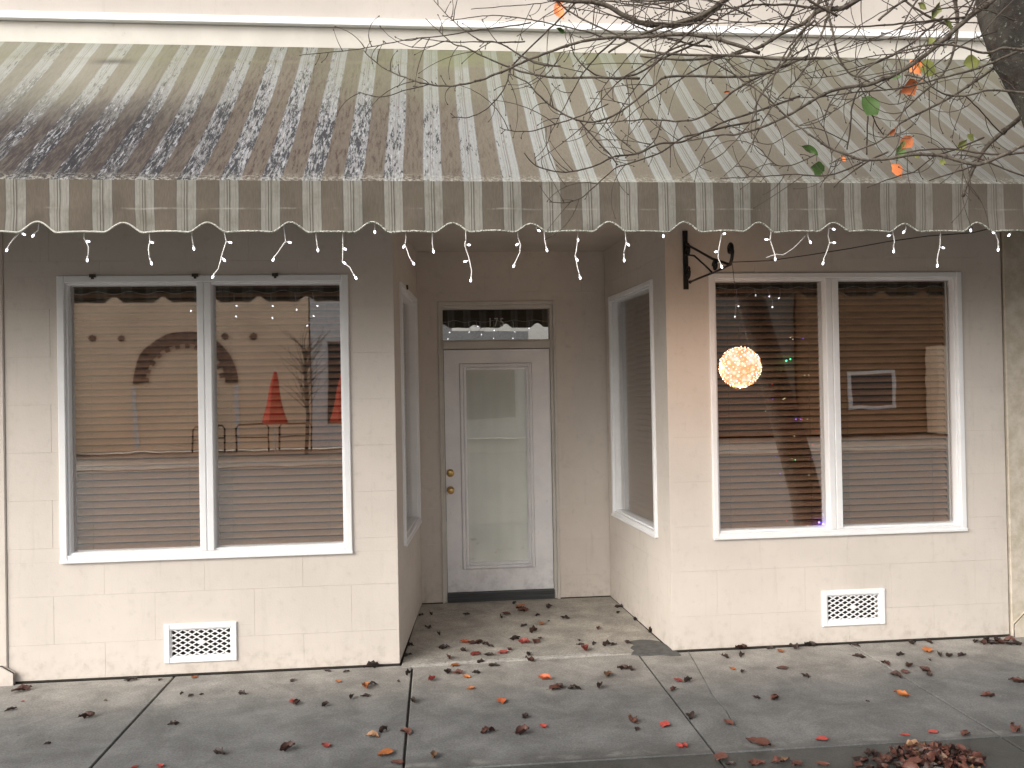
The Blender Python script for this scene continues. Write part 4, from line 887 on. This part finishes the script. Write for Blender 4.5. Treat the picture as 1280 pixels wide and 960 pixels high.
# short side twigs with buds, too fine to tell apart
for Q, W3, rr, y0, y1 in list(lines):
    m = len(W3)
    for i in range(2, m-1):
        if rnd.random() < .30:
            p = W3[i]; d = (W3[i+1]-W3[i-1]).normalized(); sd_ = 1 if rnd.random() < .5 else -1
            an = R(rnd.uniform(30, 70))*sd_; dv = Vector((d.x*math.cos(an)-d.z*math.sin(an), rnd.uniform(-.25, .2), d.x*math.sin(an)+d.z*math.cos(an))).normalized()
            ln = rnd.choice([.015, .02, .03, .05, .09, .16, .26]); n = 3 if ln < .06 else 6; pts = [p]; q = p.copy(); cv = rnd.uniform(-.28, .28)
            for j in range(n):
                q = q+dv*ln/n; dv = Vector((dv.x*math.cos(cv)-dv.z*math.sin(cv), dv.y, dv.x*math.sin(cv)+dv.z*math.cos(cv)+.02)).normalized(); pts.append(q.copy())
            if max(x.y for x in pts) > -1.52: continue
            tw.tube(pts, [.0022-.0011*j/n for j in range(n+1)], 4); tw.ell(pts[-1], (.0028, .0028, .005), dv, 5, 3)
        elif rnd.random() < .25: tw.ell(W3[i], rr[i]*1.5, None, 5, 3)
o = obj('twigs', tw, 'twig', tree); o['kind'] = 'stuff'
# crown above the frame, joining the limbs to the trunk
for (ax, az, bx, bz, r0) in ((2.60, 4.1, 1.3, 3.95, .035), (2.62, 4.3, 1.9, 3.95, .032), (2.6, 3.9, 2.42, 3.66, .028), (2.68, 4.6, 3.9, 5.6, .05), (2.8, 5.0, 2.0, 6.2, .05), (2.62, 4.2, 3.4, 4.9, .04)):
    P = cr([Vector((ax, TY, az)), Vector(((ax+bx)/2, TY-.08, (az+bz)/2+.12)), Vector((bx, TY-.05, bz))], 6); obj('branch', MB().tube(P, [r0*(1-.6*i/12) for i in range(13)], 8), 'limb', tree)
# hanging leaves
hl = [(1087, 133, 'green', 22), (1133, 110, 'coral', 27), (1144, 84, 'coral', 16), (1113, 165, 'coral', 12), (1133, 178, 'coral', 17), (1123, 189, 'green', 19), (1121, 213, 'coral', 15), (1011, 190, 'green', 17), (1021, 211, 'green', 18), (1200, 182, 'olive', 15), (1213, 172, 'olive', 9), (1167, 15, 'olive', 18), (1157, 86, 'olive', 20), (1184, 32, 'olive', 12), (1214, 78, 'olive', 17), (1243, 68, 'olive', 18), (1278, 68, 'green', 18), (700, 14, 'coral', 18), (699, 2, 'coral', 8), (700, 38, 'green', 10), (1163, 52, 'olive', 10), (1152, 8, 'olive', 10), (1120, 95, 'green', 9), (908, 115, 'coral', 6), (1054, 199, 'coral', 6), (1145, 195, 'olive', 7), (1178, 203, 'olive', 7)]
hc = {}
for i, (u, v, c, z) in enumerate(hl):
    kk = i % 4
    if (c, kk) not in hc: a_ = [(1, .85, .15, .3, .5, .1), (1, .7, .4, .6, .9, .15), (1, .9, .1, .2, -.4, .12), (1, .6, .5, .9, 1.2, .15)][kk]; hc[(c, kk)] = leaf_mesh('tree_leaf', LC[c], *a_[:5], False, i+40, a_[5])
    p = at(u, v, Y=-1.9); L = z*(p-CAM).dot(FW)/F_PX*1.15
    o = inst('hanging_leaf', hc[(c, kk)], tree, p, (R(random.uniform(65, 100)), R(random.uniform(-60, 240)), R(random.uniform(-25, 25))), L*1.15)
    q = MB().tube([p+Vector((0, 0, L*.45)), p+Vector((.006, .01, L*.45+.03))], .0012, 4); obj('leaf_stalk', q, 'twig', tree)

# ------------------------------------------------------------------ across the street (seen only mirrored in the glass)
M['opp'] = simple('opposite_stucco', (.88, .68, .50), .9, .08, .6, .2); M['opp_brick'] = simple('old_arch_brick', (.20, .13, .10), .9, .4, 6, .4)
M['opp_white'] = simple('opposite_white', (.7, .7, .7), .8); M['opp_dark'] = simple('opposite_dark_glass', (.04, .035, .035), .4); M['opp_brown'] = simple('brown_wood_siding', (.22, .13, .07), .85, .3, 3, .2, stretch=(.3, 1, 5))
M['red_cloth'] = simple('red_canvas', (.62, .07, .04), .85, .15, 4); M['grey_wall'] = simple('grey_render', (.18, .17, .15), .9)
ob = thing('stucco_building', 'beige stucco building with bricked up arch mirrored in the left window', 'building', (-9, -23, 0))
obj('wall', MB().box((-11.9, -24, 0), (-4.25, -23, 5.5)), 'opp', ob); obj('wing', MB().box((-20, -24.5, 0), (-12.1, -23.2, 2.76)), 'opp', ob); obj('pier', MB().box((-12.3, -23.2, 0), (-11.85, -22.9, 5.6)), 'opp_white', ob)
cx = -8.3; mb = MB()
for k in range(24):
    a = math.pi*(k+.5)/24; r0, r1 = 1.32, 1.72
    def P_(r, t): return (cx+r*math.cos(t)*.98, 2.25+r*math.sin(t)*1.0)
    a0, a1 = a-.062, a+.062; q = [P_(r0, a0), P_(r1, a0), P_(r1, a1), P_(r0, a1)]
    vb = MB().add([(x, -22.9, z) for x, z in q]+[(x, -23.0, z) for x, z in q], [(0, 1, 2, 3), (4, 7, 6, 5), (0, 4, 5, 1), (1, 5, 6, 2), (2, 6, 7, 3), (3, 7, 4, 0)]); obj('arch_stone', vb, 'opp_brick', ob)
    if k % 2: obj('arch_tooth', MB().add([(x, -22.88, z) for x, z in (P_(1.16, a0), P_(1.325, a0), P_(1.325, a1), P_(1.16, a1))], [(0, 1, 2, 3)]), 'opp_brick', ob)
obj('column', MB().box((cx-1.72, -22.95, .1), (cx-1.58, -23, 2.2)), 'opp_white', ob); obj('column', MB().box((cx+1.58, -22.95, .1), (cx+1.72, -23, 2.2)), 'opp_white', ob)
for x in (-11.28, -10.35, -6.99, -6.07): obj('wall_plaque', MB().add([(x-.14, -22.95, 3.8), (x, -22.95, 3.66), (x+.14, -22.95, 3.8), (x, -22.95, 3.94)], [(0, 1, 2, 3)]).box((x-.09, -23, 3.71), (x+.09, -22.96, 3.89)), 'opp_brick', ob)
ow = thing('white_shop', 'pale shopfront with large dark window mirrored behind the umbrellas', 'building', (-2, -23, 0))
obj('wall', MB().box((-4.2, -24, 0), (.6, -23, 6)), 'opp_white', ow); obj('dark_window', MB().box((-3.65, -23, .75), (-.6, -22.96, 3.6)), 'opp_dark', ow); obj('wall', MB().box((.6, -24, 0), (3.6, -23, 4.1)), 'opp_white', ow); obj('dark_window', MB().box((.8, -23, .75), (3, -22.96, 3.5)), 'opp_dark', ow)
og = thing('grey_shed', 'low dark grey building mirrored in the door', 'building', (6, -24, 0)); obj('wall', MB().box((3.9, -26, 0), (9.0, -24, 3.45)), 'grey_wall', og)
for k in range(4): obj('window', MB().box((4.4+k*1.2, -24, 1), (5.1+k*1.2, -23.96, 2.4)), 'opp_dark', og)
obn = thing('brown_building', 'brown wooden building with white framed window mirrored in the right window', 'building', (15, -23, 0))
obj('wall', MB().box((9.2, -27, 0), (13.2, -24, 7.0)), 'grey_wall', obn); obj('wall', MB().box((13.3, -25, 0), (19, -23, 7.2)), 'opp_brown', obn)
fb = MB(); frame(fb, 14.7, .9, 16.5, 2.3, .12, -.05, .0, Matrix.Translation((0, -23, 0))@Matrix.Rotation(math.pi, 4, 'Z')@Matrix.Diagonal((-1, 1, 1, 1))); wn = obj('window', fb, 'opp_white', obn); obj('pane', MB().box((14.8, -23, 1), (16.4, -22.98, 2.2)), 'opp_dark', wn)
hw_ = thing('pale_house', 'pale two storey house mirrored at the edge of the right window', 'building', (21, -25, 0)); obj('wall', MB().box((17.6, -22.9, 0), (23, -22.2, 3.1)), 'opp', hw_); obj('window', MB().box((18.2, -22.2, .8), (19.0, -22.15, 2.3)), 'opp_white', hw_)
for i, x in enumerate((-5.03, -2.93)):
    t = thing('patio_umbrella', ['closed red patio umbrella beside the arch, mirrored', 'closed red patio umbrella before the dark window, mirrored'][i], 'umbrella', (x, -21, 0))
    obj('pole', MB().tube([(x, -21, 0), (x, -21, 2.6)], .025, 8), 'opp_white', t); n = 10; pf = [(.03, 2.52), (.10, 2.2), (.22, 1.5), (.36, .92), (.30, .86)]
    vs = [(x+r*math.cos(2*math.pi*k/n)*(1+.18*(k % 2)), -21+r*math.sin(2*math.pi*k/n)*(1+.18*(k % 2)), z) for r, z in pf for k in range(n)]; obj('canopy', MB().add(vs, [(j*n+k, j*n+(k+1) % n, (j+1)*n+(k+1) % n, (j+1)*n+k) for j in range(len(pf)-1) for k in range(n)]), 'red_cloth', t)
tr2 = thing('bare_tree', 'bare young tree by the opposite kerb, mirrored in the left window', 'tree', (-3.95, -20, 0)); rn = random.Random(5)
obj('trunk', MB().tube([(-3.95, -20, 0), (-3.9, -20, 1.2), (-3.95, -20, 2.2), (-3.92, -20, 3.2)], [.07, .06, .05, .03], 8), 'limb', tr2); mb = MB()
for k in range(60):
    z = rn.uniform(1.3, 3.2); p = Vector((-3.93, -20, z)); d = Vector((rn.uniform(-1, 1), rn.uniform(-.6, .6), rn.uniform(.5, 1.3))).normalized(); pts = [p]
    for j in range(5): p = p+d*rn.uniform(.15, .28); d = (d+Vector((rn.uniform(-.3, .3), 0, rn.uniform(-.1, .25)))).normalized(); pts.append(p.copy())
    mb.tube(pts, [.018, .014, .011, .008, .006, .004], 4)
o = obj('twigs', mb, 'limb', tr2); o['kind'] = 'stuff'
for k in range(3):
    x = -7.2+k*1.35; t = thing('street_railing', ['rounded metal railing hoop below the arch, mirrored', 'second rounded railing hoop right of the arch, mirrored', 'third railing hoop beside the red umbrella, mirrored'][k], 'railing', (x, -21.5, 0), 'railing hoops across the street')
    obj('hoop', MB().tube([(x-.5, -21.5, 0), (x-.5, -21.5, .75), (x-.42, -21.5, .86), (x+.42, -21.5, .86), (x+.5, -21.5, .75), (x+.5, -21.5, 0)], .03, 6), 'black', t); obj('crossbar', MB().tube([(x-.5, -21.5, .45), (x+.5, -21.5, .45)], .02, 6), 'black', t)
